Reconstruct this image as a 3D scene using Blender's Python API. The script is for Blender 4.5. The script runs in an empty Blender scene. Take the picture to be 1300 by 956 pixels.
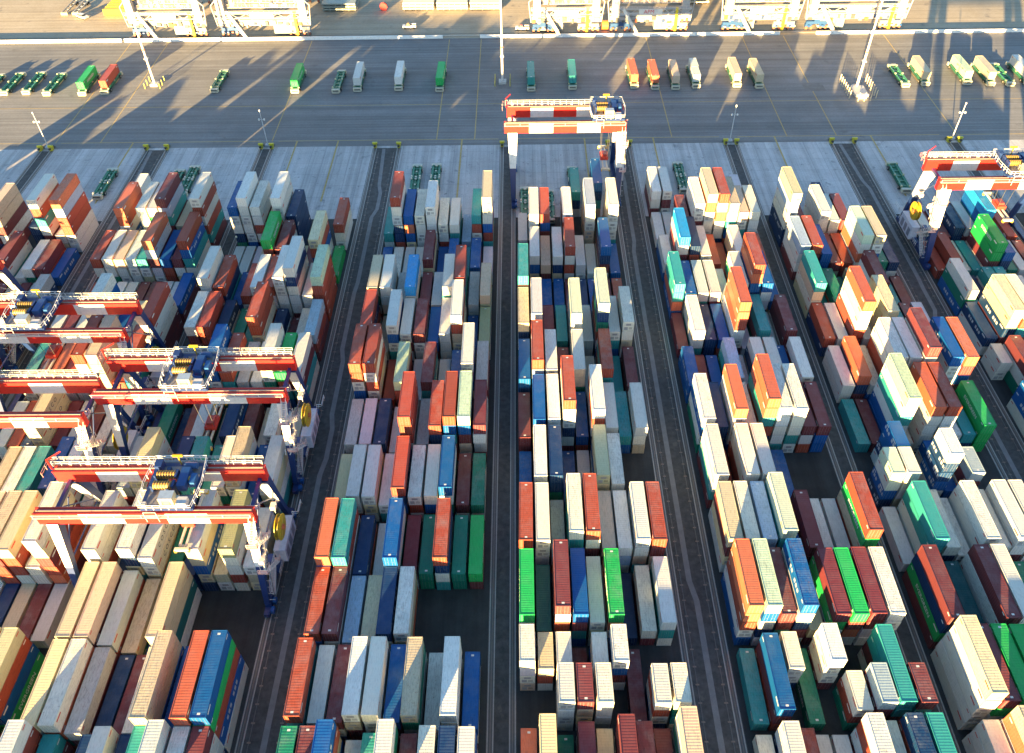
import bpy, math, random
import numpy as np
from mathutils import Vector, Matrix
from mathutils.bvhtree import BVHTree

random.seed(7)
sc = bpy.context.scene
COL = sc.collection
R = math.radians

# ------------------------------------------------------------------ camera, world, sun
cam_d = bpy.data.cameras.new("camera")
cam = bpy.data.objects.new("camera", cam_d)
COL.objects.link(cam)
FW = Vector((-0.010463572, 0.7134736557, -0.70060392256))
RT = Vector((0.9999186779, 0.0023573871, -0.0125331692))
UP = Vector((0.0072904912, 0.7006780897, 0.7134403012))
EYE = Vector((0.0, 0.0, 135.83773))
m = Matrix.Identity(4)
for i in range(3):
    m[i][0] = RT[i]; m[i][1] = UP[i]; m[i][2] = -FW[i]; m[i][3] = EYE[i]
cam.matrix_world = m
cam_d.sensor_width = 36.0
cam_d.lens = 36.0 * 1043.67 / 1300.0
cam_d.shift_y = -45.0 / 1300.0
cam_d.clip_start = 1.0
cam_d.clip_end = 6000.0
sc.camera = cam

SUN_EL, SUN_AZ = R(6.8), R(22.5)          # shadows run away from the camera and to the right
sx, sy = -math.sin(SUN_AZ), -math.cos(SUN_AZ)
sun_dir = Vector((sx * math.cos(SUN_EL), sy * math.cos(SUN_EL), math.sin(SUN_EL)))
w = bpy.data.worlds.new("World"); sc.world = w; w.use_nodes = True
nt = w.node_tree; nt.nodes.clear()
sky = nt.nodes.new("ShaderNodeTexSky"); sky.sky_type = 'NISHITA'; sky.sun_disc = False
sky.sun_elevation = SUN_EL
sky.sun_rotation = math.atan2(sun_dir.x, sun_dir.y) % (2 * math.pi)
sky.air_density = 1.0; sky.dust_density = 0.25; sky.ozone_density = 2.0
bg = nt.nodes.new("ShaderNodeBackground"); bg.inputs[1].default_value = 0.06
wo = nt.nodes.new("ShaderNodeOutputWorld")
nt.links.new(sky.outputs[0], bg.inputs[0]); nt.links.new(bg.outputs[0], wo.inputs[0])
sd = bpy.data.lights.new("sun", 'SUN'); sd.energy = 5.0; sd.angle = R(0.5); sd.color = (1.0, 0.66, 0.26)
so = bpy.data.objects.new("sun", sd); COL.objects.link(so)
so.rotation_euler = (-sun_dir).to_track_quat('-Z', 'Y').to_euler()
so.location = (-200, -400, 120)
sc.view_settings.view_transform = 'Standard'; sc.view_settings.look = 'None'
sc.view_settings.exposure = 3.25; sc.view_settings.gamma = 1.0
sc.view_settings.use_curve_mapping = False
sc.cycles.max_bounces = 6; sc.cycles.diffuse_bounces = 3

# ------------------------------------------------------------------ materials
def nodes(name):
    mt = bpy.data.materials.new(name); mt.use_nodes = True
    t = mt.node_tree; t.nodes.clear()
    b = t.nodes.new("ShaderNodeBsdfPrincipled"); o = t.nodes.new("ShaderNodeOutputMaterial")
    t.links.new(b.outputs[0], o.inputs[0])
    return mt, t, b
def N(t, k, **kw):
    n = t.nodes.new(k)
    for a, v in kw.items(): setattr(n, a, v)
    return n
def L(t, a, b): t.links.new(a, b)
def noise(t, vec, scale, detail=4, rough=0.6):
    n = N(t, "ShaderNodeTexNoise"); n.inputs["Scale"].default_value = scale
    n.inputs["Detail"].default_value = detail; n.inputs["Roughness"].default_value = rough
    if vec is not None: L(t, vec, n.inputs["Vector"])
    return n
def ramp(t, fac, stops):
    r = N(t, "ShaderNodeValToRGB"); cr = r.color_ramp
    while len(cr.elements) < len(stops): cr.elements.new(0.5)
    for e, (p, c) in zip(cr.elements, stops):
        e.position = p; e.color = (c, c, c, 1) if isinstance(c, (int, float)) else (*c, 1)
    L(t, fac, r.inputs[0]); return r
def mix(t, fac, a, b, mode='MIX'):
    x = N(t, "ShaderNodeMix", data_type='RGBA', blend_type=mode)
    for s, v in ((0, fac), (6, a), (7, b)):
        if isinstance(v, (int, float)): x.inputs[s].default_value = v
        elif isinstance(v, tuple): x.inputs[s].default_value = (*v, 1)
        else: L(t, v, x.inputs[s])
    return x.outputs[2]

def steel_material():
    mt, t, b = nodes("corrugated_container_steel")
    at = N(t, "ShaderNodeAttribute", attribute_name="col")
    uv = N(t, "ShaderNodeUVMap", uv_map="UVMap")
    geo = N(t, "ShaderNodeNewGeometry")
    sep = N(t, "ShaderNodeSeparateXYZ"); L(t, uv.outputs[0], sep.inputs[0])
    nz = N(t, "ShaderNodeSeparateXYZ"); L(t, geo.outputs["Normal"], nz.inputs[0])
    up = N(t, "ShaderNodeMath", operation='GREATER_THAN'); up.inputs[1].default_value = 0.5; L(t, nz.outputs[2], up.inputs[0])
    # faded, dusty roof, each container weathered by its own random (alpha)
    big = noise(t, geo.outputs["Position"], 0.5, 6, 0.62)
    fine = noise(t, geo.outputs["Position"], 3.0, 6, 0.7)
    stretch = N(t, "ShaderNodeMapping"); stretch.inputs["Scale"].default_value = (4.5, 0.8, 4.5)
    L(t, geo.outputs["Position"], stretch.inputs["Vector"])
    streak = noise(t, stretch.outputs[0], 1.3, 5, 0.7)
    dust_amt = ramp(t, big.outputs[0], [(0.42, 0.0), (0.78, 0.40)])
    mul = N(t, "ShaderNodeMath", operation='MULTIPLY'); L(t, dust_amt.outputs[0], mul.inputs[0]); L(t, up.outputs[0], mul.inputs[1])
    mul2 = N(t, "ShaderNodeMath", operation='MULTIPLY'); L(t, mul.outputs[0], mul2.inputs[0]); L(t, at.outputs["Alpha"], mul2.inputs[1])
    c1 = mix(t, mul2.outputs[0], at.outputs["Color"], (0.27, 0.29, 0.295))
    dark = ramp(t, streak.outputs[0], [(0.30, 0.50), (0.5, 0.96), (0.72, 1.10)])
    wf = N(t, "ShaderNodeMath", operation='MULTIPLY_ADD'); wf.inputs[1].default_value = 0.55; wf.inputs[2].default_value = 0.35; L(t, at.outputs["Alpha"], wf.inputs[0])
    c2 = mix(t, wf.outputs[0], c1, dark.outputs[0], 'MULTIPLY')
    rs = N(t, "ShaderNodeMath", operation='MULTIPLY_ADD'); rs.inputs[1].default_value = 0.10; rs.inputs[2].default_value = 0.0
    L(t, at.outputs["Alpha"], rs.inputs[0])
    ra = N(t, "ShaderNodeMath", operation='ADD'); L(t, fine.outputs[0], ra.inputs[0]); L(t, rs.outputs[0], ra.inputs[1])
    rust = ramp(t, ra.outputs[0], [(0.69, 0.0), (0.77, 0.7)])
    c3 = mix(t, rust.outputs[0], c2, (0.16, 0.06, 0.025))
    # corrugation darkens nothing: it is relief only
    ph = N(t, "ShaderNodeMath", operation='MULTIPLY'); ph.inputs[1].default_value = 2 * math.pi / 0.42; L(t, sep.outputs[0], ph.inputs[0])
    sn = N(t, "ShaderNodeMath", operation='SINE'); L(t, ph.outputs[0], sn.inputs[0])
    bp = N(t, "ShaderNodeBump"); bp.inputs["Strength"].default_value = 0.17; bp.inputs["Distance"].default_value = 0.03
    L(t, sn.outputs[0], bp.inputs["Height"]); 
    L(t, bp.outputs[0], b.inputs["Normal"]); L(t, c3, b.inputs["Base Color"])
    b.inputs["Roughness"].default_value = 0.5; b.inputs["Specular IOR Level"].default_value = 0.35
    return mt
def paint_material():
    mt, t, b = nodes("painted_steel")
    at = N(t, "ShaderNodeAttribute", attribute_name="col")
    geo = N(t, "ShaderNodeNewGeometry")
    nn = noise(t, geo.outputs["Position"], 1.7, 6, 0.7)
    d = ramp(t, nn.outputs[0], [(0.3, 0.7), (0.55, 1.0)])
    L(t, mix(t, 0.7, at.outputs["Color"], d.outputs[0], 'MULTIPLY'), b.inputs["Base Color"])
    b.inputs["Roughness"].default_value = 0.42
    return mt
def ground_material(name, base, var, scale, tint=None, rough=0.85, lanes=0.0, patch=None, slab=None, stains=None):
    mt, t, b = nodes(name)
    geo = N(t, "ShaderNodeNewGeometry"); P = geo.outputs["Position"]
    n1 = noise(t, P, scale, 7, 0.65); n2 = noise(t, P, scale * 12, 5, 0.7); n3 = noise(t, P, 0.02, 3, 0.5)
    lo = tuple(max(0, c - var) for c in base); hi = tuple(c + var for c in base)
    c = ramp(t, n1.outputs[0], [(0.32, lo), (0.68, hi)]).outputs[0]
    c = mix(t, 0.5, c, ramp(t, n2.outputs[0], [(0.3, 0.72), (0.7, 1.2)]).outputs[0], 'MULTIPLY')
    c = mix(t, 0.6, c, ramp(t, n3.outputs[0], [(0.35, 0.8), (0.65, 1.18)]).outputs[0], 'MULTIPLY')
    if lanes:      # tyre wear streaks along one direction
        mp = N(t, "ShaderNodeMapping"); mp.inputs["Scale"].default_value = (0.55, 0.012, 1) if lanes > 0 else (0.006, 0.7, 1)
        L(t, P, mp.inputs["Vector"]); ns = noise(t, mp.outputs[0], 1.0, 5, 0.65)
        c = mix(t, abs(lanes), c, ramp(t, ns.outputs[0], [(0.36, 0.55), (0.6, 1.15)]).outputs[0], 'MULTIPLY')
    if patch:
        ns = noise(t, P, patch[0], 4, 0.6)
        c = mix(t, ramp(t, ns.outputs[0], [(0.62, 0.0), (0.70, 0.85)]).outputs[0], c, patch[1])
    if stains:
        ns = noise(t, P, stains[0], 6, 0.75)
        c = mix(t, ramp(t, ns.outputs[0], [(0.60, 0.0), (0.66, 0.75)]).outputs[0], c, stains[1])
    if slab:
        bk = N(t, "ShaderNodeTexBrick"); bk.offset = 0.0; bk.inputs["Scale"].default_value = 1.0
        bk.inputs["Brick Width"].default_value = slab[0]; bk.inputs["Row Height"].default_value = slab[1]
        bk.inputs["Mortar Size"].default_value = 0.10; bk.inputs["Mortar Smooth"].default_value = 0.3
        bk.inputs["Color1"].default_value = (1, 1, 1, 1); bk.inputs["Color2"].default_value = (0.93, 0.93, 0.95, 1); bk.inputs["Mortar"].default_value = (0.72, 0.72, 0.74, 1)
        L(t, P, bk.inputs["Vector"]); c = mix(t, 0.85, c, bk.outputs[0], 'MULTIPLY')
    L(t, c, b.inputs["Base Color"]); b.inputs["Roughness"].default_value = rough
    bp = N(t, "ShaderNodeBump"); bp.inputs["Strength"].default_value = 0.15; bp.inputs["Distance"].default_value = 0.02
    L(t, n2.outputs[0], bp.inputs["Height"]); L(t, bp.outputs[0], b.inputs["Normal"])
    return mt
STEEL = steel_material(); PAINT = paint_material()

# ------------------------------------------------------------------ mesh builder
class MB:
    def __init__(s): s.v = []; s.f = []; s.c = []; s.uv = []
    def quad(s, p, c, uv=None):
        i = len(s.v); s.v += [tuple(q) for q in p]; s.f.append(tuple(range(i, i + len(p)))); s.c.append(c)
        s.uv.append(uv or [(0, 0)] * len(p)); return s
    def box(s, x0, x1, y0, y1, z0, z1, c, uvs=False, cf=None):
        P = [(x0, y0, z0), (x1, y0, z0), (x1, y1, z0), (x0, y1, z0), (x0, y0, z1), (x1, y0, z1), (x1, y1, z1), (x0, y1, z1)]
        for k, q in (('b', (0, 3, 2, 1)), ('t', (4, 5, 6, 7)), ('f', (0, 1, 5, 4)), ('r', (1, 2, 6, 5)), ('k', (2, 3, 7, 6)), ('l', (3, 0, 4, 7))):
            pts = [P[j] for j in q]; cc = (cf or {}).get(k, c)
            uv = None
            if uvs: uv = [((p[0] if k in 'fk' else p[1]), p[2]) for p in pts]
            s.quad(pts, cc, uv)
        return s
    def prism(s, a, b, ra, rb, c, cf=None, n=4):
        """tapered rectangular strut from a to b; ra/rb = (half x, half other) at each end"""
        a = Vector(a); b = Vector(b); d = (b - a).normalized()
        X = Vector((1, 0, 0)) if abs(d.x) < 0.9 else Vector((0, 1, 0))
        Yv = d.cross(X).normalized(); X = Yv.cross(d).normalized()
        A = [a + X * ra[0] * i + Yv * ra[1] * j for i, j in ((-1, -1), (1, -1), (1, 1), (-1, 1))]
        B = [b + X * rb[0] * i + Yv * rb[1] * j for i, j in ((-1, -1), (1, -1), (1, 1), (-1, 1))]
        cf = cf or [c] * 4
        for i in range(4):
            j = (i + 1) % 4; s.quad([A[i], A[j], B[j], B[i]], cf[i])
        s.quad([A[3], A[2], A[1], A[0]], c); s.quad(B, c); return s
    def tube(s, a, b, r, c, n=6, r2=None, cap=True):
        a = Vector(a); b = Vector(b); d = (b - a).normalized(); r2 = r if r2 is None else r2
        X = d.orthogonal().normalized(); Y = d.cross(X)
        A = [a + (X * math.cos(t) + Y * math.sin(t)) * r for t in [2 * math.pi * k / n for k in range(n)]]
        B = [b + (X * math.cos(t) + Y * math.sin(t)) * r2 for t in [2 * math.pi * k / n for k in range(n)]]
        for i in range(n): s.quad([A[i], A[(i + 1) % n], B[(i + 1) % n], B[i]], c)
        if cap: s.quad(A[::-1], c); s.quad(B, c)
        return s
    def mesh(s, name, mat):
        me = bpy.data.meshes.new(name); me.from_pydata(s.v, [], s.f)
        me.materials.append(mat)
        at = me.attributes.new("col", 'FLOAT_COLOR', 'CORNER')
        a = []; u = []
        for f, c, uv in zip(s.f, s.c, s.uv):
            c4 = tuple(c) + ((0.4,) if len(c) == 3 else ())
            for k in range(len(f)): a += c4; u += uv[k]
        at.data.foreach_set("color", a)
        l = me.uv_layers.new(name="UVMap"); l.data.foreach_set("uv", u)
        me.update(); return me
    def build(s, name, parent=None, mat=None, loc=(0, 0, 0)):
        o = bpy.data.objects.new(name, s.mesh(name, mat or PAINT)); COL.objects.link(o)
        o.location = loc
        if parent: o.parent = parent
        return o
def tag(o, label=None, cat=None, group=None, kind=None):
    if label: o["label"] = label
    if cat: o["category"] = cat
    if group: o["group"] = group
    if kind: o["kind"] = kind
    return o
def empty(name, loc, label, cat, group=None, rz=0.0):
    o = bpy.data.objects.new(name, None); COL.objects.link(o); o.location = loc; o.rotation_euler = (0, 0, rz)
    o.empty_display_size = 0.5
    return tag(o, label, cat, group)
def children(o): return [c for c in list(COL.objects) if c.parent == o]
def copy_tree(parts, root, loc, label, rz=0.0):
    """parts: list of (object, parent index or None)"""
    r = root.copy(); COL.objects.link(r); r.location = loc; r.rotation_euler = (0, 0, rz); r["label"] = label
    new = []
    for o, pi in parts:
        c = o.copy(); COL.objects.link(c); c.parent = r if pi is None else new[pi]; new.append(c)
    return r
ORD = ['zeroth', 'first', 'second', 'third', 'fourth', 'fifth', 'sixth', 'seventh', 'eighth', 'ninth', 'tenth', 'eleventh', 'twelfth', 'thirteenth', 'fourteenth', 'fifteenth', 'sixteenth', 'seventeenth', 'eighteenth']
def text_mesh(txt, size, name="lettering"):
    cu = bpy.data.curves.new(name, 'FONT'); cu.body = txt; cu.size = size; cu.align_x = 'CENTER'; cu.align_y = 'CENTER'
    cu.extrude = 0.008; cu.resolution_u = 2
    o = bpy.data.objects.new(name, cu); COL.objects.link(o)
    dg = bpy.context.evaluated_depsgraph_get(); me = bpy.data.meshes.new_from_object(o.evaluated_get(dg))
    COL.objects.unlink(o); bpy.data.objects.remove(o)
    return me
def plain(name, color, rough=0.5):
    mt, t, b = nodes(name); b.inputs["Roughness"].default_value = rough
    geo = N(t, "ShaderNodeNewGeometry"); nn = noise(t, geo.outputs["Position"], 2.0, 5, 0.7)
    L(t, mix(t, 0.5, color, ramp(t, nn.outputs[0], [(0.3, 0.7), (0.6, 1.0)]).outputs[0], 'MULTIPLY'), b.inputs["Base Color"])
    return mt
LET_W = plain("white_lettering", (0.75, 0.75, 0.73)); LET_N = plain("navy_lettering", (0.02, 0.04, 0.11))

# every stack: block number, bay number, then one number per stack whose digit pairs are the box colours from the top down
STACKS = [
(0,-7,[17151013,151310,1610161413,10,231014,10,15101023,13131011,172313]),
(0,-6,[1313101413,11201513,10171710,10131010,10,1010,15,231213,15]),
(0,-5,[111715,151510,1020,1013,1315101611,11,1012112310,15,13]),
(0,-4,[1313102310,15151010,2313111523,1410,10,10171023,17,231323,101513]),
(0,-3,[101423,101210,2310,20,15141110,101512,15101010,16171310,10101510]),
(0,-2,[102310,10151310,11,1515112010,10,2316,13101610,13,1010161017]),
(0,-1,[14,1710,161315,171213,20101410,1123151016,10,151012,1113131010]),
(0,0,[10151023,15,23101110,231010,10111310,15,1313121216,11,12101710]),
(0,1,[102320,1014102315,101316,1310,101011,231311,10,12141610,10]),
(0,2,[10,1511,101016,101310,1310,1717,1410,1617,2023]),
(0,3,[1512,151013,1510,171510,101223,1615,171010,1523,10]),
(0,4,[10,101523,1315,1011,1116,131212,1313,2310,151313]),
(0,5,[1010,131010,1310,11101213,231516,101013,10101617,171013,13]),
(0,6,[10171116,161516,23131517,16231016,1513,102312,101111,10,12]),
(0,7,[1717,15111011,10101012,23,1323,17171610,161010,1316,131023]),
(0,8,[131012,16102317,1313,23,232313,1010,1111,101010,15121010]),
(0,9,[10171720,16141515,1515,171011,111017,1015,10,11,161717]),
(0,10,[1510,1710,23131410,15,1610,1015,13102317,101010,10101013]),
(0,11,[1712,14131210,0,0,0,0,1015,0,16151310]),
(1,-7,[17,102310,131314,15,1423111010,1513121410,131011,202312,1017101115]),
(1,-6,[101615,10,101123,10101110,15151016,1310101513,1010,1210131010,161513]),
(1,-5,[1610101010,1510151610,172315,10101013,1216151723,17201710,1015,1415151310,1210131011]),
(1,-4,[1015101310,151011,1513,102320,12,1215,10,13101510,2010]),
(1,-3,[15131715,1510,13,10101015,11,1220,131210,1116,16101110]),
(1,-2,[20,131113,161715,1017101110,10141310,1523,10101012,1510,23171011]),
(1,-1,[16,1023,131210,11151510,10131716,231717,131110,23102015,14]),
(1,0,[1617,101611,1613151015,101510,17101715,10,10101310,131111,101410]),
(1,1,[111020,131020,1023111715,1017101710,13161010,102317,232010,17,101514]),
(1,2,[171517,101623,23,14,17101010,15112016,141020,11101312,1115]),
(1,3,[1110,1623,151310,10111317,1510,1310,15151716,13101010,102316]),
(1,4,[171310,1511,151616,1610,10151611,1117,10,1513,111520]),
(1,5,[20101023,13,10,11121710,12,131020,1412,1015,1011]),
(1,6,[11,13151510,11,10,10,16151015,101015,17,112010]),
(1,7,[16131310,131010,1017,101020,16131510,1116,151010,101323,10101323]),
(1,8,[101011,20,111516,201611,1014,11151513,17101017,1523,12101510]),
(1,9,[10,20,14,11,15,10,15,11,1116]),
(1,10,[11,13,10,14,151020,10,1023,1513,17]),
(1,11,[131717,1516,1212151015,0,0,161615,101320101511,1010,141913131010]),
(2,-7,[101615,151312,1120,1214,10,101115,11151723,131416,13232317]),
(2,-6,[1010171520,16,1512151310,1610,101410,1016,2313,10131520,1020111010]),
(2,-5,[10171014,13151711,1410,161716,1523141011,10101510,101012,1010,151515]),
(2,-4,[161010,2312171715,1717172317,1020,161010,13101016,101010,101015,11]),
(2,-3,[1413,101210,231010,1315,1510,151612,2323,2311121010,152323]),
(2,-2,[23141514,1013,11232312,10,1610132010,17151310,11101016,2315,14]),
(2,-1,[23,15131410,101310,14,13121511,1715131716,101315,15101015,101610]),
(2,0,[1615101023,17131010,13151013,121210,202312,16,12,23201010,161510]),
(2,1,[111015,171517,23,10111017,101311,101013,15101310,231015,101513]),
(2,2,[231523,171011,1115,1613,1610,1715,2310,12101010,12131722]),
(2,3,[14,15,10,15,10,16,10,15,11]),
(2,4,[131517,101010,101411,171017,1210161010,1015131316,1213131120,101010,101015131415]),
(2,5,[20,11,101017,101517,202010,23,17101223,10102023,1015]),
(2,6,[1110,1316,1617,12121210,1517,1010,1513,1010,1113]),
(2,7,[201013,151110,141416,131110,151023,131016131711,121212121310,131110,1317201613]),
(2,8,[101517,151011,101010,131023,101711101116,172316,101216,101313,1310101515]),
(2,9,[13,10,10,10,15,15,10,10,1715]),
(2,10,[131013,101023,121010,111010,201012,1411151110,171313,151012,1317201010]),
(2,11,[0,1413101717,0,1010101115,1022161011,151920151013,101211,101414,101310132015]),
(2,12,[101114,0,0,0,0,0,0,0,0]),
(3,-7,[12161013,17101115,23,101510,14,10,131017,102314,17,161313]),
(3,-6,[112010,1711151023,17,10101017,101010,1323,17101114,1012,1017,17231417]),
(3,-5,[101520,231110,10171516,10231420,171516,1011101610,10201113,151717,13101015,16201014]),
(3,-4,[17,1015101116,10,231011,111020,112310,10101710,131511,15,151013]),
(3,-3,[14151610,1317171010,12231113,23101315,17232310,232323,1717,1723101112,1515,161410]),
(3,-2,[1515151520,10101323,10101010,1520151620,1023101015,17232310,10,1210151510,12,13]),
(3,-1,[1215162316,12132310,1516,231613,12,13101510,1016,111110,2310152310,15151013]),
(3,0,[111013,101310,1010131112,1312,1110,16151110,16201110,2310,15,121016]),
(3,1,[1013131010,201513,10,162313,10101013,161510,20101316,1111101515,10151511,15101116]),
(3,2,[12112310,10142314,111510,1615,1511,101510,1012171612,171020,1420111410,1722131710]),
(3,3,[10151116,12152023,111315,1023,17,10102110,0,0,0,0]),
(3,4,[1010131023,1610,1016122017,10101217,2323,1616,1010171016,1010,2510101310,101010]),
(3,5,[19151010,1210101013,1010,16101510,20161015,201513,10231310,1210171010,171315,10101020]),
(3,6,[2315,16,1315,101323,10,161710,1515,10,101313,10]),
(3,7,[13,1716,2315,1717101323,13202011,111716,101015,1010231613,22132017,10152010]),
(3,8,[10151217,13131515,161010,2315,2310,1313101317,1610,15,1015,191315]),
(3,9,[1010101017,13162013,1710,131023,10101310,13111014,1010101010,101610101015,101015,2413131313]),
(3,10,[11,11,11,1216,2213131015,15111015,10,1520,1013171010,22]),
(3,11,[1710101623,101010101017,1010131015,101510,101010111010,16161616,0,0,0,131010]),
(4,-7,[171410,16,232013,231610,13131310,1013161513,11151510,10122310,101012,1415]),
(4,-6,[1617152314,15,1310,101710,131013,1513,111513,1010,1513101020,131110]),
(4,-5,[101713,23151223,1510,151120,17102317,1015,1016102323,13231112,10,2316131523]),
(4,-4,[10231610,12102317,13112310,13231010,15111713,15132311,131011,13151716,2010111010,17]),
(4,-3,[17,201710,1310151510,171313,2317111016,1420161017,23101510,10131110,17141012,13]),
(4,-2,[10,121010,15231011,10101716,1017172310,14151617,111010,1615,13201715,20]),
(4,-1,[2015,11102310,121015,1317,15201515,101313,122315,14,16,23101023]),
(4,0,[1416151013,232015,13,131010,23,10,16101010,151213,101713,1010]),
(4,1,[23111110,15171310,1713101717,1010,201010,1023131115,151015,10231310,16101710,10171310]),
(4,2,[13201510,111020,151016,10101513,10101014,171510,12231115,1013,10101410,1710]),
(4,3,[131713,151011,1915,1010,161020,101014,0,0,0,0]),
(4,4,[14171613,20131010,1614,10,17112313,1511,2323,13161020,2323,2215]),
(4,5,[1210,111013,101010,1020,13161713,101310,101713,17112316,1510,2311]),
(4,6,[1116,1116,1615,10,1313131010,1113,13161610,1317201513,2417151010,15101115]),
(4,7,[1313101723,1310131014,13,241315,11,152011,11,1711,1015171016,111515]),
(4,8,[13161310,10,10171020,101510,151010,1715,101010,1013101015,17,2510]),
(4,9,[12231113,10111223,1115,18102310,1510,1110,10201017,1316232311,1111,121010]),
(4,10,[17,10,10,10,151211,17,1713,20,1715,11]),
(4,11,[2011,131010161613,17141712,10101010,1010101011,101013,102023,19,20131017,101010171320]),
(5,-7,[102311,15101010,16,15101013,1110131610,13111013,16232313,1215,10151013]),
(5,-6,[10,16161111,1010151010,10111412,111015,1023151210,101610,122313,10232315]),
(5,-5,[10,131510,101710,15141713,16231710,152315,121610,14112317,101511]),
(5,-4,[1010131315,1316111010,121011,1410,1010,171010,1620171114,14112015,13]),
(5,-3,[131515,2010,1017,101610,131015,151317,1123,101613,2313]),
(5,-2,[1023232017,1717131016,11101016,15161010,151020,131010,15161011,1510,122013]),
(5,-1,[13161016,11102010,1023,10111515,15231010,161010,1413,10101211,2313]),
(5,0,[17171223,10,15112310,23,132010,16,10231510,23131515,17]),
(5,1,[1411,10101010,23,151510,1223,15151510,151113,1510,1010231113]),
(5,2,[(10111012,0),(121310,0),(101210,10101010),(15,15101210),(101017,10101011),(10171510,0),15,(0,10131016),(0,10232010)]),
(5,3,[22101315,2110,1510131610,17152017,101010,22141015,16,1015,102010]),
(5,4,[13171114,10101120,1113,1020231420,1310151610,101512,101910,10101020,13151010]),
(5,5,[17,10101510,16162310,17,11,10121710,101012,0,0]),
(5,6,[1515,17231010,10111014,131010161115,1713,1013101615,101313,2017,101010]),
(5,7,[171617,1319232313,10101113,1520,10102313,11,13201510,20,1515]),
(5,8,[10161023,1110131110,1513,2015,2410101011,1110,241623131117,102017,10101210]),
(5,9,[2015101714,13,17,17,15,16,17,15,13]),
(5,10,[13,101712,1215,101612,13101311,1110,11,17161510,17]),
(5,11,[11,10101015,13171316,0,10131611,0,1910101212,0,1010101020]),
(5,12,[0,0,0,0,0,201611,0,17162012,0]),
(6,-7,[1317101015,23101320,15161110,11142313,132317,13102310,101223,171110,13]),
(6,-6,[101013,121013,101017,151016,2013,10102317,11152310,10111217,101510]),
(6,-5,[12102315,1310161313,1010111115,10,1710,10,13,14151516,11161713]),
(6,-4,[151011,10101013,1613141012,1017,1010111012,12161113,11101510,1110,101710]),
(6,-3,[15231010,17171715,1516231010,1710,12171211,16101316,161010,10172011,151020]),
(6,-2,[171115,201010,10141010,1511,1010121010,1310131510,101020,2320,231713]),
(6,-1,[1523,2017,17101511,1523,12,10,23231610,10201510,151215]),
(6,0,[1015,17131023,112314,161517,10,12161213,131410,10,13151110]),
(6,1,[10,101016,1312,10,10,10131115,101015,16131017,20101011]),
(6,2,[20,171513,(101016,0),23,(10101015,0),(0,101323),(0,19151010),20201510,(0,15201023)]),
(6,3,[1414131017,2417101611,15152012,1710161511,1015,15221010,22151410,15151110,10101023]),
(6,4,[10151210,10111023,19121517,2420141011,1713,151523,1016,1116,1322101314]),
(6,5,[10102015,13,10101315,10101323,23,17,0,0,0]),
(6,6,[10171023,161620,1410101017,101710,141420131623,1010101020,1010102010,151113,151717]),
(6,7,[1717,15,17,192023,11,101610,101015,1712,101517]),
(6,8,[15,101020,1616,1713,141413101015,11,201523,11,151510]),
(6,9,[20201417,171010,112013,101523,1111,10231317,131417161114,17101116,1710]),
(6,10,[1017,1810151011,16131010,101417,1320,15,101016,11,1310]),
(6,11,[10,10,151111,1010151517,101410101015,131014101016,1010201714,10102010,10101010]),
(6,12,[101015,101510,0,0,0,0,0,0,1112]),
(7,-7,[201011,171615,201517,16131723,162316,162311,201023,231513,10]),
(7,-6,[1115,12131017,101010,1015201013,141015,102310,172023,1016171016,16161623]),
(7,-5,[2313151310,15101020,101420,2314132314,142010,16,101610,23152014,16]),
(7,-4,[1714151610,101010,10,121013,101317,2312,1711,1010,171612]),
(7,-3,[101513,1710202310,2315231617,1014131310,1514,11151116,132314,23171714,121010]),
(7,-2,[17,17131010,10171017,10151210,11101117,101113,15111623,101016,111216]),
(7,-1,[112310,1715,13,2311,11111213,1016131013,15,10231015,1312101113]),
(7,0,[20,14,1013131316,15101010,131710,23,15101012,131010,101010]),
(7,1,[101010,1014111510,1010101215,121014,161017,1710161010,10201210,121114,1523]),
(7,2,[1010101010,15221010,22101520,22101010,101515,1016,1615,1613,1410]),
(7,3,[15162215,10,2111,15101020,10101020,1610,2310,11,10]),
(7,4,[11,20201011,101615,1010,10101120,101020,10101511,10231020,1110]),
(7,5,[(0,24101716),(17171611,10101112),17,(0,101616171011),1710,(0,19151016),10,0,0]),
(7,6,[20,15,241020101717,10,1410101010,1310101013,1013,2016,222222]),
(7,7,[1010,141615,1117,1010131314,1010101110,151014131710,1015,1710101710,1415171510]),
(7,8,[1316,1023,142410131510,1010,1212121016,1514,2010,1510,1116]),
(7,9,[20101010,23,2314,23,1017,15101017,10,20,15]),
(7,10,[19101015,13151123,171715,1510,1315,2410141010,1210171015,2311,1610]),
(7,11,[121910101616,151010,0,10101010,111010,151310,0,0,0]),
(7,12,[0,0,0,0,0,16,0,0,0]),
(8,-7,[1011171015,1011,231515,171015,1010,1010161216,111011,12,1523101023]),
(8,-6,[1010,101013,10171023,111023,10,10111010,1615,101310,13131710]),
(8,-5,[232313,16,101016,10202317,1511,171417,23121513,131410,13101015]),
(8,-4,[1215,101417,17,15,14171017,1110151320,1210101013,141110,15]),
(8,-3,[2010152312,10101014,10171613,161310,10231116,102317,10201310,12161220,1211171317]),
(8,-2,[131213,161015,141716,10131014,1017161510,101010,131220,1510,10101611]),
(8,-1,[10132313,14231713,1016231611,12161010,15101314,1015,1117,101710,1016]),
(8,0,[11101710,10101510,121010,1720101010,202315,23101010,16112317,14151015,15131017]),
(8,1,[13,2310141016,101713,1016,13231420,10,231110,101017,1515171712]),
(8,2,[151115,101017,1013,161711,1311,10131613,23111017,2316,1013]),
(8,3,[131315,15162310,1613,131010,11,20111016,23,1510,1610]),
(8,4,[231013,16101723,131013,1010,101023,1011,132016,1014,16231610]),
(8,5,[1023,15,1515,1310,23231017,151217,10,101510,10]),
(8,6,[171710,101611,2317,11,17,152010,101713,1011,1023]),
(8,7,[(1010,0),151023,10,16,17,10,13,11,15]),
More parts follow.
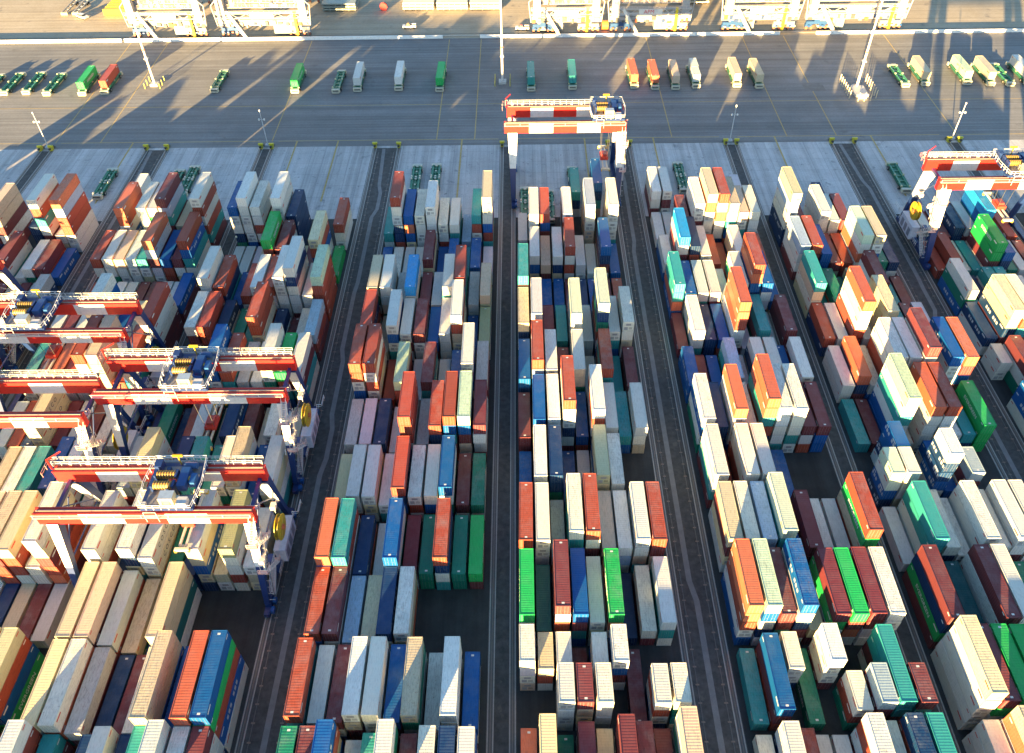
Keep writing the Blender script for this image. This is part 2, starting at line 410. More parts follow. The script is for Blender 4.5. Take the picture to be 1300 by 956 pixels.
(8,8,[1610,1212161515,1013201310,1016,1023,1017,142310,1011,1013]),
(8,9,[102317,20,16,2010,2017,15,10,10,17]),
(8,10,[13,1313,11,20,22221510,171611,23,10,15]),
(8,11,[1017,13,15,1616,1115,18172023,11,0,13]),
(9,-7,[20,17171720,171015,1116,2310161210,15,102314,111013,13131110]),
(9,-6,[10131010,171010,131310,101011,13151017,161310,1614172313,1716,131411]),
(9,-5,[10,13142017,1010,201013,23151015,101723,1316231713,10171316,1017161723]),
(9,-4,[10201523,101223,10171013,10,16,131217,201714,13,20101014]),
(9,-3,[1011131610,1413,2310,121010,1016102310,17101316,142010,161510,231310]),
(9,-2,[20,13,101310,13141515,102014,10152313,16141010,1110,10101010]),
(9,-1,[1710,101610,101014,15111010,10,1411,13,101623,151114]),
(9,0,[101214,10231010,10101010,13,17151016,14,101513,101011,11]),
(9,1,[171615,1016,201310,101010,10,171320,101613,2311101710,10161313]),
(9,2,[16161517,1616,16101410,101316,2010,17101710,1517,10,2314]),
(9,3,[17,17101010,1115,131710,1613,1011,10,1213,231010]),
(9,4,[102323,1010,13151323,231515,11,1515,1610,202323,15]),
(9,5,[17,14,152310,1414,172023,10,1020,121013,2310]),
(9,6,[10101010,1210,101315,171015,101016,1023,1220,11,1410]),
(9,7,[101210,1613,231510,23,10,171010,101523,201313,10]),
(9,8,[102017,1414,10102010,20,201510,10151010,10,13131011,171613]),
(9,9,[2317,102317,162310,112313,1013,162011,10111111,231210,1523]),
(9,10,[111710,14,1313,17151017,151013,161011,15171713,15,101510]),
(9,11,[10101114,0,23101010,1715,10121617,0,0,16201616,20151513]),
]

# ------------------------------------------------------------------ colours of the boxes
PALC = {'w': ((.66, .66, .63), 'off white'), 'g': ((.50, .52, .525), 'pale grey'), 'c': ((.62, .53, .35), 'cream'),
        'r': ((.34, .066, .038), 'rust red'), 'o': ((.52, .135, .070), 'orange red'), 'm': ((.155, .035, .040), 'maroon'),
        'n': ((.006, .034, .105), 'navy'), 'b': ((.004, .10, .33), 'blue'), 's': ((.015, .27, .62), 'sky blue'),
        'L': ((.34, .45, .55), 'pale blue'), 't': ((.03, .28, .29), 'teal'), 'T': ((.015, .11, .12), 'dark teal'),
        'G': ((.015, .38, .085), 'bright green'), 'd': ((.008, .17, .105), 'dark green'), 'l': ((.50, .62, .46), 'mint'),
        'y': ((.34, .36, .20), 'olive')}
H, W = 2.75, 2.44
LEN = {40: 12.19, 45: 13.4, 20: 6.06}
def tint(k, v):
    c = PALC[k][0]; rr = random.Random(k + str(v))
    f = rr.uniform(.80, 1.12); j = [rr.uniform(.93, 1.07) for _ in range(3)]
    if k == 'w': j = [(1.02, 1.0, .93), (.98, 1, 1), (.95, 1.0, 1.01), (1.02, 1.0, .88), (.98, 1.0, .97), (.96, .97, .93)][v % 6]; f = rr.uniform(.84, 1.1)
    al = [.15, .5, .3, .8, 1.0, .25][v % 6]
    return tuple(min(.8, c[i] * f * j[i]) for i in range(3)) + (al,)
def box_parts(k, v, ln, reefer):
    c = tint(k, v); L_ = LEN[ln]; h = L_ / 2; w = W / 2
    dk = tuple(x * .8 for x in c[:3]) + (c[3],)
    bar = tuple(x * .6 + .12 for x in c[:3]) + (.2,)
    body = MB()
    for s, kk in ((-1, 'l'), (1, 'r')):
        x = s * (w - .035); p = [(x, -h + .1, .13), (x, h - .1, .13), (x, h - .1, H - .08), (x, -h + .1, H - .08)]
        if s < 0: p = p[::-1]
        body.quad(p, c, [(q[1], q[2]) for q in p])
    p = [(w - .1, h - .05, .13), (-w + .1, h - .05, .13), (-w + .1, h - .05, H - .08), (w - .1, h - .05, H - .08)]
    body.quad(p, c, [(q[0], q[2]) for q in p])
    # small painted marks: a red or white plate high on each long side, a white code plate on the roof end
    mc = (.50, .06, .05, .1) if k in 'wgcly' else (.66, .66, .64, .1)
    for s in (-1, 1):
        x = s * (w - .028)
        for y0, l_, z0, z1 in (((-h + .7, 1.5, 1.95, 2.3), (h - 1.3, .9, 2.05, 2.3)) if v % 3 != 1 else ((-h + .6, .7, 2.1, 2.35),)):
            q = [(x, y0, z0), (x, y0 + l_, z0), (x, y0 + l_, z1), (x, y0, z1)]; body.quad(q if s > 0 else q[::-1], mc)
        if k in 'nb' and v % 2 == 0:       # worn white lettering blocks
            for q_ in range(7):
                if q_ == 3: continue
                y0 = -3.1 + q_ * .92; q = [(x, y0, 1.0), (x, y0 + .62, 1.0), (x, y0 + .62, 1.75), (x, y0, 1.75)]; body.quad(q if s > 0 else q[::-1], (.5, .51, .52, .1))
    roof = MB(); p = [(-w + .05, -h + .05, H - .05), (w - .05, -h + .05, H - .05), (w - .05, h - .05, H - .05), (-w + .05, h - .05, H - .05)]
    roof.quad(p, c, [(q[1], q[0]) for q in p])
    if v % 2 and k not in 'wgc':
        for y0 in (-h + .45, h - .75): roof.quad([(-.2, y0, H - .045), (.25, y0, H - .045), (.25, y0 + .3, H - .045), (-.2, y0 + .3, H - .045)], (.62, .62, .6, .1))
    fr = MB()
    for sx_ in (-1, 1):
        xa, xb = sorted((sx_ * w, sx_ * (w - .09)))
        for sy_ in (-1, 1):
            ya, yb = sorted((sy_ * h, sy_ * (h - .14))); fr.box(xa, xb, ya, yb, .12, H - .12, c)
            ya, yb = sorted((sy_ * (h + .004), sy_ * (h - .19))); xc, xd = sorted((sx_ * (w + .004), sx_ * (w - .17)))
            for z in (0, H - .12): fr.box(xc, xd, ya, yb, z, z + .124, dk)
        fr.box(xa, xb, -h + .19, h - .19, H - .10, H, c)
        xa, xb = sorted((sx_ * (w - .004), sx_ * (w - .12))); fr.box(xa, xb, -h + .19, h - .19, 0, .16, dk)
    for sy_ in (-1, 1):
        ya, yb = sorted((sy_ * (h - .002), sy_ * (h - .12)))
        fr.box(-w + .17, w - .17, ya, yb, H - .13, H - .004, c); fr.box(-w + .17, w - .17, ya, yb, .02, .17, dk)
    dr = MB()
    if reefer:      # cooling unit fills the end
        dr.box(-w + .1, w - .1, -h + .05, -h + .10, .17, H - .13, c)
        dr.box(-w + .28, w - .28, -h + .02, -h + .05, 1.45, 2.35, tuple(x * .85 for x in c[:3]) + (.2,))
        dr.box(-.55, .55, -h + .005, -h + .02, 1.62, 2.18, (.26, .26, .27, .2))
        dr.box(-w + .3, -.1, -h + .01, -h + .05, .35, 1.2, (.30, .31, .31, .2)); dr.box(.1, w - .35, -h + .01, -h + .05, .5, 1.15, tuple(x * .6 for x in c[:3]) + (.2,))
    else:
        for s in (-1, 1):
            xa, xb = sorted((s * .015, s * (w - .1))); dr.box(xa, xb, -h + .05, -h + .09, .17, H - .13, c)
            for x in (.32, .82):
                dr.box(s * x - .025, s * x + .025, -h + .005, -h + .05, .2, H - .16, bar)
            xa, xb = sorted((s * .30, s * .62)); dr.box(xa, xb, -h + .002, -h + .03, 1.08, 1.14, bar)
    return [("side_walls", body), ("roof", roof), ("frame", fr), ("cooling_unit" if reefer else "door", dr)]
_cache = {}
def meshes(k, v, ln, reefer):
    key = (k, v, ln, reefer)
    if key not in _cache: _cache[key] = [(n, mb.mesh(n, STEEL)) for n, mb in box_parts(k, v, ln, reefer)]
    return _cache[key]
_tmpl = {}
def template(k, v, ln, reefer):
    key = (k, v, ln, reefer)
    if key not in _tmpl:
        mb = MB()
        for _, q in box_parts(k, v, ln, reefer):
            o = len(mb.v); mb.v += q.v; mb.f += [tuple(i + o for i in f) for f in q.f]; mb.c += q.c; mb.uv += q.uv
        V = np.array(mb.v, 'f'); F = np.array(mb.f, 'i')
        Cc = np.repeat(np.array(mb.c, 'f'), 4, axis=0); U = np.array(mb.uv, 'f').reshape(-1, 2)
        _tmpl[key] = (V, F, Cc, U)
    return _tmpl[key]
def merged(name, items, mat):
    Vs, Fs, Cs, Us = [], [], [], []; o = 0
    for key, loc, rz in items:
        V, F, c, U = template(*key)
        if rz:
            cs, sn = math.cos(rz), math.sin(rz); V = V @ np.array([[cs, sn, 0], [-sn, cs, 0], [0, 0, 1]], 'f')
        Vs.append(V + np.array(loc, 'f')); Fs.append(F + o); Cs.append(c); Us.append(U); o += len(V)
    V = np.concatenate(Vs); F = np.concatenate(Fs); c = np.concatenate(Cs); U = np.concatenate(Us)
    me = bpy.data.meshes.new(name); me.vertices.add(len(V)); me.vertices.foreach_set("co", V.ravel())
    me.loops.add(F.size); me.loops.foreach_set("vertex_index", F.ravel())
    me.polygons.add(len(F)); me.polygons.foreach_set("loop_start", np.arange(0, F.size, 4, dtype='i'))
    me.polygons.foreach_set("loop_total", np.full(len(F), 4, 'i'))
    me.update(calc_edges=True)
    at = me.attributes.new("col", 'FLOAT_COLOR', 'CORNER'); at.data.foreach_set("color", c.ravel())
    l = me.uv_layers.new(name="UVMap"); l.data.foreach_set("uv", U.ravel()); me.materials.append(mat)
    ob = bpy.data.objects.new(name, me); COL.objects.link(ob); return ob

# ------------------------------------------------------------------ the stacks: seen bays read off the yard, unseen negative bays added to cast shadows
BLK = {'Z': -178.6, 'A': -142.8, 'B': -107.0, 'C': -74.8, 'D': -35.7, 'E': -.5, 'F': 36.0, 'G': 68.65, 'H': 104.8, 'I': 140.5}
LA = [20.5, 34.3, 46.6, 60.3, 74.4, 89, 103.4, 118, 132.1, 145.6, 159.7, 173.5, 186.2]
LB = [22, 36, 49.8, 63.8, 77.6, 91.4, 104.9, 118.4, 132.6, 145.4, 159.6, 173.4, 187.2]
BAY = {b: list(LA if b in 'ZAC' else LB) for b in BLK}
BAY['B'][3] = 63.8; BAY['D'] = [20.5, 34.3, 48, 62, 74.4, 88.8, 103.4, 117.7, 132.2, 145.1, 158.8, 173, 186]
for b, v in (('B', LA), ):
    for i in range(4, 13): BAY['B'][i] = v[i]
BAY['G'][3] = 63.0
BNAME = {'Z': 'outermost block on left', 'A': 'leftmost block', 'B': 'second block from left', 'C': 'third block from left', 'D': 'fourth block from left',
         'E': 'fourth block from right', 'F': 'third block from right', 'G': 'second block from right', 'H': 'rightmost block', 'I': 'outermost block on right'}
TIER = 2.8
boxes = []      # (block, bay, row, half, tier from ground, tier from top, key, loc)
rv = random.Random(11)
KEYS = 'wgcromnbsLtTGdly'
def colours(n): t_ = str(n); return [KEYS[int(t_[i:i + 2]) - 10] for i in range(0, len(t_), 2)] if n else []
for bi, k, cells in STACKS:
    b = 'ZABCDEFGHI'[bi]
    for r, cell in enumerate(cells, 1):
        if cell == 0: continue
        for half, s in (zip('FN', map(colours, cell)) if isinstance(cell, tuple) else (('', colours(cell)),)):
            Yf = BAY[b][k] if k >= 0 else BAY[b][0] + 13.8 * k
            ln = 20 if half else (45 if (b, k) in (('C', 3), ('G', 3), ('C', 2)) else 40)
            if half == 'F': Yf += 6.4
            x = BLK[b] + W / 2 + 2.91 * (r - 1)
            for i, ch in enumerate(s[::-1]):
                if ch == 'w' and rv.random() < (.45 if (b in 'BC' and k in (3, 4)) else .10): ch = 'c'
                v = rv.randrange(6); rf = ch in 'wc' and rv.random() < .45
                boxes.append((b, k, r, half, i, len(s) - 1 - i, (ch, v, ln, rf),
                              (x + rv.uniform(-.07, .07), Yf + LEN[ln] / 2 + rv.uniform(-.10, .10), .02 + TIER * i), rv.gauss(0, .0035)))
# which of them show largest in the photo: cast rays from the camera through a grid of picture points
vs, fs = [], []
for bx in boxes:
    x, y, z = bx[7]; h = LEN[bx[6][2]] / 2; o = len(vs)
    vs += [(x + a * W / 2, y + c * h, z + d * H) for a in (-1, 1) for c in (-1, 1) for d in (0, 1)]
    fs += [tuple(o + i for i in f) for f in ((0, 2, 3, 1), (4, 5, 7, 6), (0, 1, 5, 4), (2, 6, 7, 3), (1, 3, 7, 5))]
bvh = BVHTree.FromPolygons(vs, fs, all_triangles=False)
hits = {}
for py in range(0, 956, 4):
    for px in range(0, 1300, 4):
        d = (FW * 1043.67 + RT * (px - 650) - UP * (py - 433)).normalized()
        h = bvh.ray_cast(EYE, d, 2000)
        if h[2] is not None: hits[h[2] // 5] = hits.get(h[2] // 5, 0) + 1
order = sorted(hits, key=lambda i: -hits[i])
NIND = 286
chosen = set(order[:NIND])
DOWN = ['topping', 'second down in', 'third down in', 'fourth down in', 'fifth down in', 'lowest in']
GROUP_C = "shipping containers stacked in the yard"
SIDE_TEXT = {'G': ("EVERGREEN", LET_W, 1.15), 'd': ("EVERGREEN", LET_W, 1.15)}
SPECIAL = {('C', 4, 4): ("C O S C O", LET_N, 1.35), ('G', 4, 6): ("C O S C O", LET_N, 1.35), ('B', 6, 4): ("C O S C O", LET_N, 1.35), ('B', 6, 6): ("C O S C O", LET_N, 1.35),
           ('G', 5, 3): ("HAMBURG SUD", LET_W, 1.1), ('B', 5, 9): ("HAMBURG SUD", LET_W, 1.1)}
_txt = {}
def lettering(root, txt, mat, size, side, ln):
    key = (txt, size, mat.name)
    if key not in _txt:
        me = text_mesh(txt, size); me.materials.clear(); me.materials.append(mat); _txt[key] = me
    o = bpy.data.objects.new("lettering", _txt[key]); COL.objects.link(o); o.parent = root
    o.location = (side * (W / 2 + .006), 0, 1.4)
    o.rotation_euler = (R(90), 0, R(90) if side > 0 else R(-90))
first = {}
def place_container(key, loc, label, group, text=None, rz=0):
    """the first of each paint and size is built, the others are copies of it"""
    if key not in first:
        root = bpy.data.objects.new("shipping_container", None); COL.objects.link(root); root.empty_display_size = .5
        parts = []
        for n, me in meshes(*key):
            o = bpy.data.objects.new(n, me); COL.objects.link(o); o.parent = root; parts.append(o)
        first[key] = (root, parts)
    else:
        r0, parts = first[key]; root = r0.copy(); COL.objects.link(root)
        for p in parts:
            c = p.copy(); COL.objects.link(c); c.parent = root
    root.location = loc; root.rotation_euler = (0, 0, rz)
    tag(root, label, "container", group)
    if text: lettering(root, *text, key[2])
    return root
rest = []
ntxt = 0
for i, (b, k, r, half, t, dn, key, loc, rz) in enumerate(boxes):
    if i not in chosen: rest.append((key, loc, rz)); continue
    cn = PALC[key[0]][1]
    hf = {'': '', 'F': 'far-half ', 'N': 'near-half '}[half]
    label = "%s %scontainer %s %s stack, %s bay up, %s" % (cn, hf, DOWN[dn], ORD[r], ORD[k], BNAME[b])
    side = 1 if b in 'ZABCD' else -1
    text = None
    if key[2] != 20:
        if (b, k, r) in SPECIAL and dn < 2: T_ = SPECIAL[(b, k, r)]; text = (T_[0], T_[1], T_[2], side)
        elif key[0] in SIDE_TEXT: T_ = SIDE_TEXT[key[0]]; text = (T_[0], T_[1], T_[2], side)
    place_container(key, loc, label, GROUP_C, text, rz)
print("containers", len(boxes), "visible", len(hits), "single", len(chosen))
tag(merged("container_stacks", rest, STEEL), "remaining small shipping containers of many colours filling the stacks", "containers", GROUP_C, "stuff")

# ------------------------------------------------------------------ the setting
def sheet(name, rects, z, mat, kind="structure", div=0):
    mb = MB()
    for x0, x1, y0, y1 in rects: mb.quad([(x0, y0, z), (x1, y0, z), (x1, y1, z), (x0, y1, z)], (.2, .2, .2))
    o = mb.build(name, None, mat); tag(o, kind=kind); return o
G_FAR = ground_material("distant_ground", (.10, .10, .10), .02, .05)
G_YARD = ground_material("dark_stack_paving", (.033, .038, .042), .010, .25, lanes=.5)
G_GAP = ground_material("rail_corridor_ballast", (.070, .072, .074), .026, .8, patch=(.35, (.125, .12, .11)))
G_CONC = ground_material("pale_transfer_concrete", (.48, .485, .49), .05, .18, lanes=.55, patch=(.22, (.24, .25, .26)), stains=(.5, (.14, .15, .16)), slab=(4.0, 6.0))
G_ASPH = ground_material("vehicle_lane_asphalt", (.195, .20, .205), .02, .12, lanes=-.62, patch=(.05, (.165, .168, .17)), stains=(.09, (.12, .122, .125)))
G_QUAY = ground_material("quay_concrete", (.38, .325, .24), .03, .10, lanes=-.45, patch=(.15, (.20, .18, .15)))
G_STRIP = ground_material("walkway_concrete", (.20, .205, .215), .03, .6)
G_YEL = ground_material("faded_yellow_line", (.44, .33, .13), .06, 1.2)
G_WHITE = ground_material("white_line", (.6, .6, .58), .05, 1.2)
sheet("ground", [(-2500, 2500, -1500, 3500)], -.05, G_FAR)
sheet("stack_paving", [(-330, 330, -160, 187.5)], -.03, G_YARD)
sheet("vehicle_road", [(-330, 330, 225.7, 302)], -.022, G_ASPH)
sheet("quay_apron", [(-330, 330, 302, 360)], -.022, G_QUAY)
sheet("transfer_apron", [(-330, 330, 187.5, 225.7)], -.026, G_CONC)
sheet("harbour_water", [(-2500, 2500, 361, 3500)], -.03, plain("harbour_water", (.02, .05, .07), .1))
# the corridors between the blocks hold the crane rails
NAR = [(-149.6, -146.2), (-80.4, -77.1), (-5.3, -1.75), (63.9, 67.3), (132.7, 136.0)]
WID = [(-116.3, -109.9), (-44.8, -37.4), (27.4, 34.3), (96.6, 103.6)]
sheet("rail_corridor", [(a - .7, b + .7, -160, 224.5) for a, b in NAR + WID], -.018, G_GAP)
strips = MB()
for j, (a, b) in enumerate(WID):
    xs = a + (b - a) * (.52 if j else .4); rr = random.Random(j); y = -160; x = xs
    while y < 222:
        y2 = y + 4; x2 = x
        if y > 60 and rr.random() < .07: x2 = xs + rr.uniform(-.9, .9)
        if y > 196: x2 = xs - (y - 196) * .045
        strips.quad([(x - .5, y, -.012), (x + .5, y, -.012), (x2 + .5, y2, -.012), (x2 - .5, y2, -.012)], (.2,) * 3)
        x = x2; y = y2
o = strips.build("walkway_strip", None, G_STRIP); tag(o, kind="structure")
# painted lines
ln = MB()
def line(x0, y0, x1, y1, w_=.28, z=-.016):
    d = Vector((x1 - x0, y1 - y0, 0)).normalized(); n = Vector((-d.y, d.x, 0)) * w_ / 2
    a, b = Vector((x0, y0, z)), Vector((x1, y1, z))
    ln.quad([a - n, b - n, b + n, a + n], (.2,) * 3)
xs = [-330] + [v for p in sorted(NAR) for v in (p[0] - 1.2, p[1] + 1.2)] + [330]
for i in range(0, len(xs), 2): line(xs[i], 229.2, xs[i + 1], 229.2)
line(-330, 251.6, 330, 251.6, .24)
for x in (-146.8, -132.5, -78, -26, -14, 48, 84, 99.5, 137): line(x, 229.2, x, 301, .3)
for x in (-122, -70.0, -57, -18, 20.5, 42, 80, 110): line(x, 196, x, 229.2, .5, -.020)
o = ln.build("lane_markings", None, G_YEL); tag(o, kind="structure")

# crane rails, one long steel rail on its concrete beam per block edge
RAILX = sorted([x for p in NAR + WID for x in p])
def rail_mesh():
    mb = MB(); y0, y1 = -160, 224.6
    for s in (-.45, .45): mb.box(s - .1, s + .1, y0, y1, -.03, .05, (.36, .35, .335))
    mb.box(-.36, .36, y0, y1, -.03, -.008, (.11, .11, .11))
    mb.box(-.08, .08, y0, y1, -.02, .12, (.20, .17, .15)); return mb.mesh("crane_rail", PAINT)
rm = rail_mesh()
def edge_name(x):
    c = []
    for b, x0 in BLK.items():
        n = 10 if b in 'CD' else 9; x1 = x0 + (n - 1) * 2.91 + W
        c += [(abs(x - x0) + (9 if x > x0 else 0), 'left', BNAME[b]), (abs(x - x1) + (9 if x < x1 else 0), 'right', BNAME[b])]
    return min(c)[1:] + ('',)
stop = MB()
stop.box(-.35, .35, -.5, .9, 0, 1.0, (.42, .40, .04)); stop.box(-.6, .6, -.2, .5, 1.0, 1.35, (.52, .47, .03)); stop.box(-.22, .22, -1.1, -.5, .55, .95, (.05, .05, .05))
stop.quad([(-.35, .9, 1.0), (-.35, 2.2, 0), (.35, 2.2, 0), (.35, .9, 1.0)], (.35, .36, .05))
stop_me = stop.mesh("rail_end_stop", PAINT)
for x in RAILX:
    sd_, nm, b = edge_name(x)
    o = bpy.data.objects.new("crane_rail", rm); COL.objects.link(o); o.location = (x, 0, 0)
    tag(o, "dark steel crane rail running along the %s side of the %s" % (sd_, nm), "rail", "crane rails between the container blocks")
    o = bpy.data.objects.new("rail_end_stop", stop_me); COL.objects.link(o); o.location = (x, 224.9, 0); o.scale = (1.25, 1.0, 1.25)
    tag(o, "yellow end stop of the rail along the %s side of the %s" % (sd_, nm), "end stop", "yellow stops at the rail ends")
# cable slot with its small brackets, beside the rails of the wide corridors
for j, (a, b) in enumerate(WID):
    for s, x in ((0, a + 1.35), (1, b - 1.35)):
        mb = MB(); y = -60
        mb.box(-.07, .07, -60, 222, -.012, .04, (.12, .12, .12))
        while y < 222:
            mb.box(-.3, .3, y, y + .25, .0, .05, (.22, .17, .14)); y += 3.0
        o = mb.build("cable_channel", None, PAINT, (x, 0, 0))
        tag(o, "cable channel with brackets, %s half of the corridor %s" % (('left', 'right')[s], ('beside the leftmost block', 'between the left and middle cranes', 'running right of centre', 'beside the rightmost block')[j]), "cable channel", "cable channels beside the rails")

# white concrete barrier along the quay side of the road
for (x0, x1), lab in zip(((-330, -150.5), (-149.5, -28.5), (-14.5, 98.5), (112, 330)), ("far left", "left", "centre", "right")):
    mb = MB(); z = 0; n = int((x1 - x0) / 6)
    for i in range(n):
        a = x0 + (x1 - x0) * i / n; b = x0 + (x1 - x0) * (i + 1) / n - .06
        mb.quad([(a, -.5, 0), (b, -.5, 0), (b, -.22, 1.1), (a, -.22, 1.1)], (.72, .71, .68)); mb.quad([(a, -.22, 1.1), (b, -.22, 1.1), (b, .22, 1.1), (a, .22, 1.1)], (.72, .71, .68))
        mb.quad([(b, .5, 0), (a, .5, 0), (a, .22, 1.1), (b, .22, 1.1)], (.72, .71, .68)); mb.quad([(b, -.5, 0), (b, .5, 0), (b, .22, 1.1), (b, -.22, 1.1)], (.6, .6, .58)); mb.quad([(a, .5, 0), (a, -.5, 0), (a, -.22, 1.1), (a, .22, 1.1)], (.6, .6, .58))
    o = mb.build("concrete_barrier", None, PAINT, (0, 302.3, 0))
    tag(o, "long low white concrete barrier beside the quay, %s stretch" % lab, "barrier", "white barriers along the quay")
mb = MB(); mb.box(-330, 330, 303.6, 304.9, -.02, .12, (.34, .29, .22)); mb.box(-330, 330, 305.6, 305.75, -.02, .1, (.1, .09, .08))
o = mb.build("quay_kerb"); tag(o, kind="structure")

# ------------------------------------------------------------------ rail mounted gantry cranes
RED, WHT, NAVY, BLUE, YEL, PINK = (.56, .018, .014), (.62, .63, .63), (.012, .035, .14), (.01, .09, .30), (.44, .30, .012), (.62, .48, .45)
def railing(mb, pts, h=1.1, c=WHT, step=1.6, t=.05):
    for a, b in zip(pts, pts[1:]):
        a = Vector(a); b = Vector(b); n = max(1, int((b - a).length / step))
        for z in (h, h * .55): mb.tube(a + Vector((0, 0, z)), b + Vector((0, 0, z)), t, c, 4, cap=False)
        for i in range(n + 1):
            p = a.lerp(b, i / n); mb.tube(p, p + Vector((0, 0, h)), t, c, 4, cap=False)
def girder(x0, x1, y, z0, z1, w_, pat):
    mb = MB(); x = x0; tot = sum(p[1] for p in pat)
    for c, l in pat:
        x2 = x + (x1 - x0) * l / tot
        mb.box(x, x2, y - w_ / 2, y + w_ / 2, z0, z1, c, cf={'t': (.55, .045, .03)}); x = x2
    for s in (-1, 1): mb.box(x0 - .05, x1 + .05, y + s * w_ / 2 - .12, y + s * w_ / 2 + .12, z1, z1 + .08, (.5, .03, .02))
    mb.box(x0 + .3, x1 - .3, y - .1, y + .1, z1, z1 + .16, (.3, .25, .22)); return mb
def rmg(xl, xr, yc, tx, spread_z, label, number=None, carrying=None, flip=False, far_over=2.4, stout=1.0):
    root = empty("gantry_crane", (0, 0, 0), label, "gantry crane", "striped gantry cranes over the stacks")
    root.location = ((xl + xr) / 2, yc, 0); g = (xr - xl) / 2
    Z0, Z1, dy = 20.6, 23.5, 4.2
    def B(mb, name, par=root, mat=None): return mb.build(name, par, mat)
    pat = [(RED, 7.2), (WHT, 7), (RED, 7), (WHT, 6.8), (RED, 7.4)]
    B(girder(-g - 2.2, g + 1.3, -dy, Z0, Z1, 1.2, pat), "girder"); B(girder(-g - far_over, g + 1.3, dy, Z0, Z1, 1.2, pat), "girder")
    for s, x in ((-1, -g - .1), (1, g + .1)):
        mb = MB(); mb.box(x - .3, x + .3, -dy + .6, dy - .6, Z0 + .1, Z0 + .8, NAVY); B(mb, "end_beam")
    wk = MB(); wk.box(-g - far_over - .4, g + .8, dy + .62, dy + 1.7, Z1 - .12, Z1, (.32, .25, .24))
    railing(wk, [(-g - far_over - .4, dy + 1.7, Z1), (g + .8, dy + 1.7, Z1)], 1.1); railing(wk, [(-g - far_over - .4, dy + .7, Z1), (g + .8, dy + .7, Z1)], 1.1)
    for i in range(13): 
        x = -g - 3 + i * (2 * g + 3.4) / 12; wk.box(x, x + .5, dy + .8, dy + 1.5, Z1, Z1 + .5, (.5, .5, .5) if i % 3 else (.12, .12, .13))
    B(wk, "walkway")
    wk = MB(); wk.box(-g - 2.2, g + 1, -dy - 1.25, -dy - .62, Z1 - .5, Z1 - .4, (.5, .45, .42)); wk.tube((-g - 2.2, -dy - 1.2, Z1 + .35), (g + 1, -dy - 1.2, Z1 + .35), .07, (.55, .42, .35), 4)
    for i in range(9):
        x = -g - 2 + i * (2 * g + 3) / 8; wk.tube((x, -dy - 1.2, Z1 - .4), (x, -dy - 1.2, Z1 + .35), .05, WHT, 4)
    B(wk, "cable_tray")
    # service jib on the left end of the far girder
    mb = MB(); mb.tube((-g - far_over - .2, dy, Z1), (-g - far_over - .2, dy, Z1 + 2.6), .14, RED); mb.tube((-g - far_over - .2, dy, Z1 + 2.5), (-g - .6, dy + 1.4, Z1 + 3.0), .13, RED)
    railing(mb, [(-g - far_over - 1.2, dy - 1.5, Z1 - .3), (-g - far_over - 1.2, dy + 1.7, Z1 - .3), (-g - 2.6, dy + 1.7, Z1 - .3)], 1.2, (.6, .3, .28)); B(mb, "service_jib")
    # legs: white above, navy below, splayed along the rails
    for sx_ in (-1, 1):
        for sy_ in (-1, 1):
            top = Vector((sx_ * g + (.0 if sx_ < 0 else .2), sy_ * dy, Z0)); foot = Vector((sx_ * g, sy_ * 9.2, 2.3)); mid = top.lerp(foot, .52)
            mb = MB()
            # faces: -Y-ish and +Y-ish white, the sides navy on the left-hand cranes
            mb.prism(foot, mid, (.42 * stout, .42), (.62 * stout, .58), NAVY)
            sc_ = WHT if stout > 1 else NAVY; mb.prism(mid, top, (.64 * stout, .60), (.95 * stout, .90), sc_, cf=[WHT, sc_, WHT, sc_])
            leg = B(mb, "leg")
            if number and sx_ > 0 and sy_ < 0:
                me = text_mesh(number, 2.0); me.materials.clear(); me.materials.append(LET_W)
                o = bpy.data.objects.new("lettering", me); COL.objects.link(o); o.parent = leg
                q = foot.lerp(mid, .86); o.location = (q.x - .3, q.y - .85, q.z); o.rotation_euler = (R(75), 0, 0)
        mb = MB(); mb.box(sx_ * g - .55, sx_ * g + .55, -9.4, 9.4, 1.6, 2.7, NAVY); B(mb, "sill_beam")
        a = Vector((sx_ * g, -dy, Z0)).lerp(Vector((sx_ * g, -9.2, 2.3)), .5); b_ = Vector((sx_ * g, dy, Z0)).lerp(Vector((sx_ * g, 9.2, 2.3)), .5)
        mb = MB(); mb.tube(a, b_, .16, NAVY); mb.tube(a, Vector((sx_ * g, 1.0, Z0 - .6)), .13, NAVY); mb.tube(b_, Vector((sx_ * g, -1.0, Z0 - .6)), .13, NAVY); B(mb, "brace")
        for sy_ in (-1, 1):
            mb = MB(); y0 = sy_ * 9.0; mb.box(sx_ * g - .5, sx_ * g + .5, y0 - 2.1, y0 + 2.1, .55, 1.5, NAVY)
            mb.box(sx_ * g + .5, sx_ * g + 1.1, y0 - 1.4, y0 - .4, .5, 1.4, BLUE); mb.box(sx_ * g + .5, sx_ * g + 1.1, y0 + .4, y0 + 1.4, .5, 1.4, BLUE)
            bg_ = B(mb, "bogie")
            for q in (-1.4, 0, 1.4):
                mb = MB(); mb.tube((sx_ * g - .2, y0 + q, .45), (sx_ * g + .2, y0 + q, .45), .42, (.09, .08, .08), 12); B(mb, "wheel", bg_)
    # stairs up the outer side of one pair of legs
    e = -1 if flip else 1
    X = e * (g + .9)
    st = MB(); z = 2.4; y = -7.6; dirn = 1
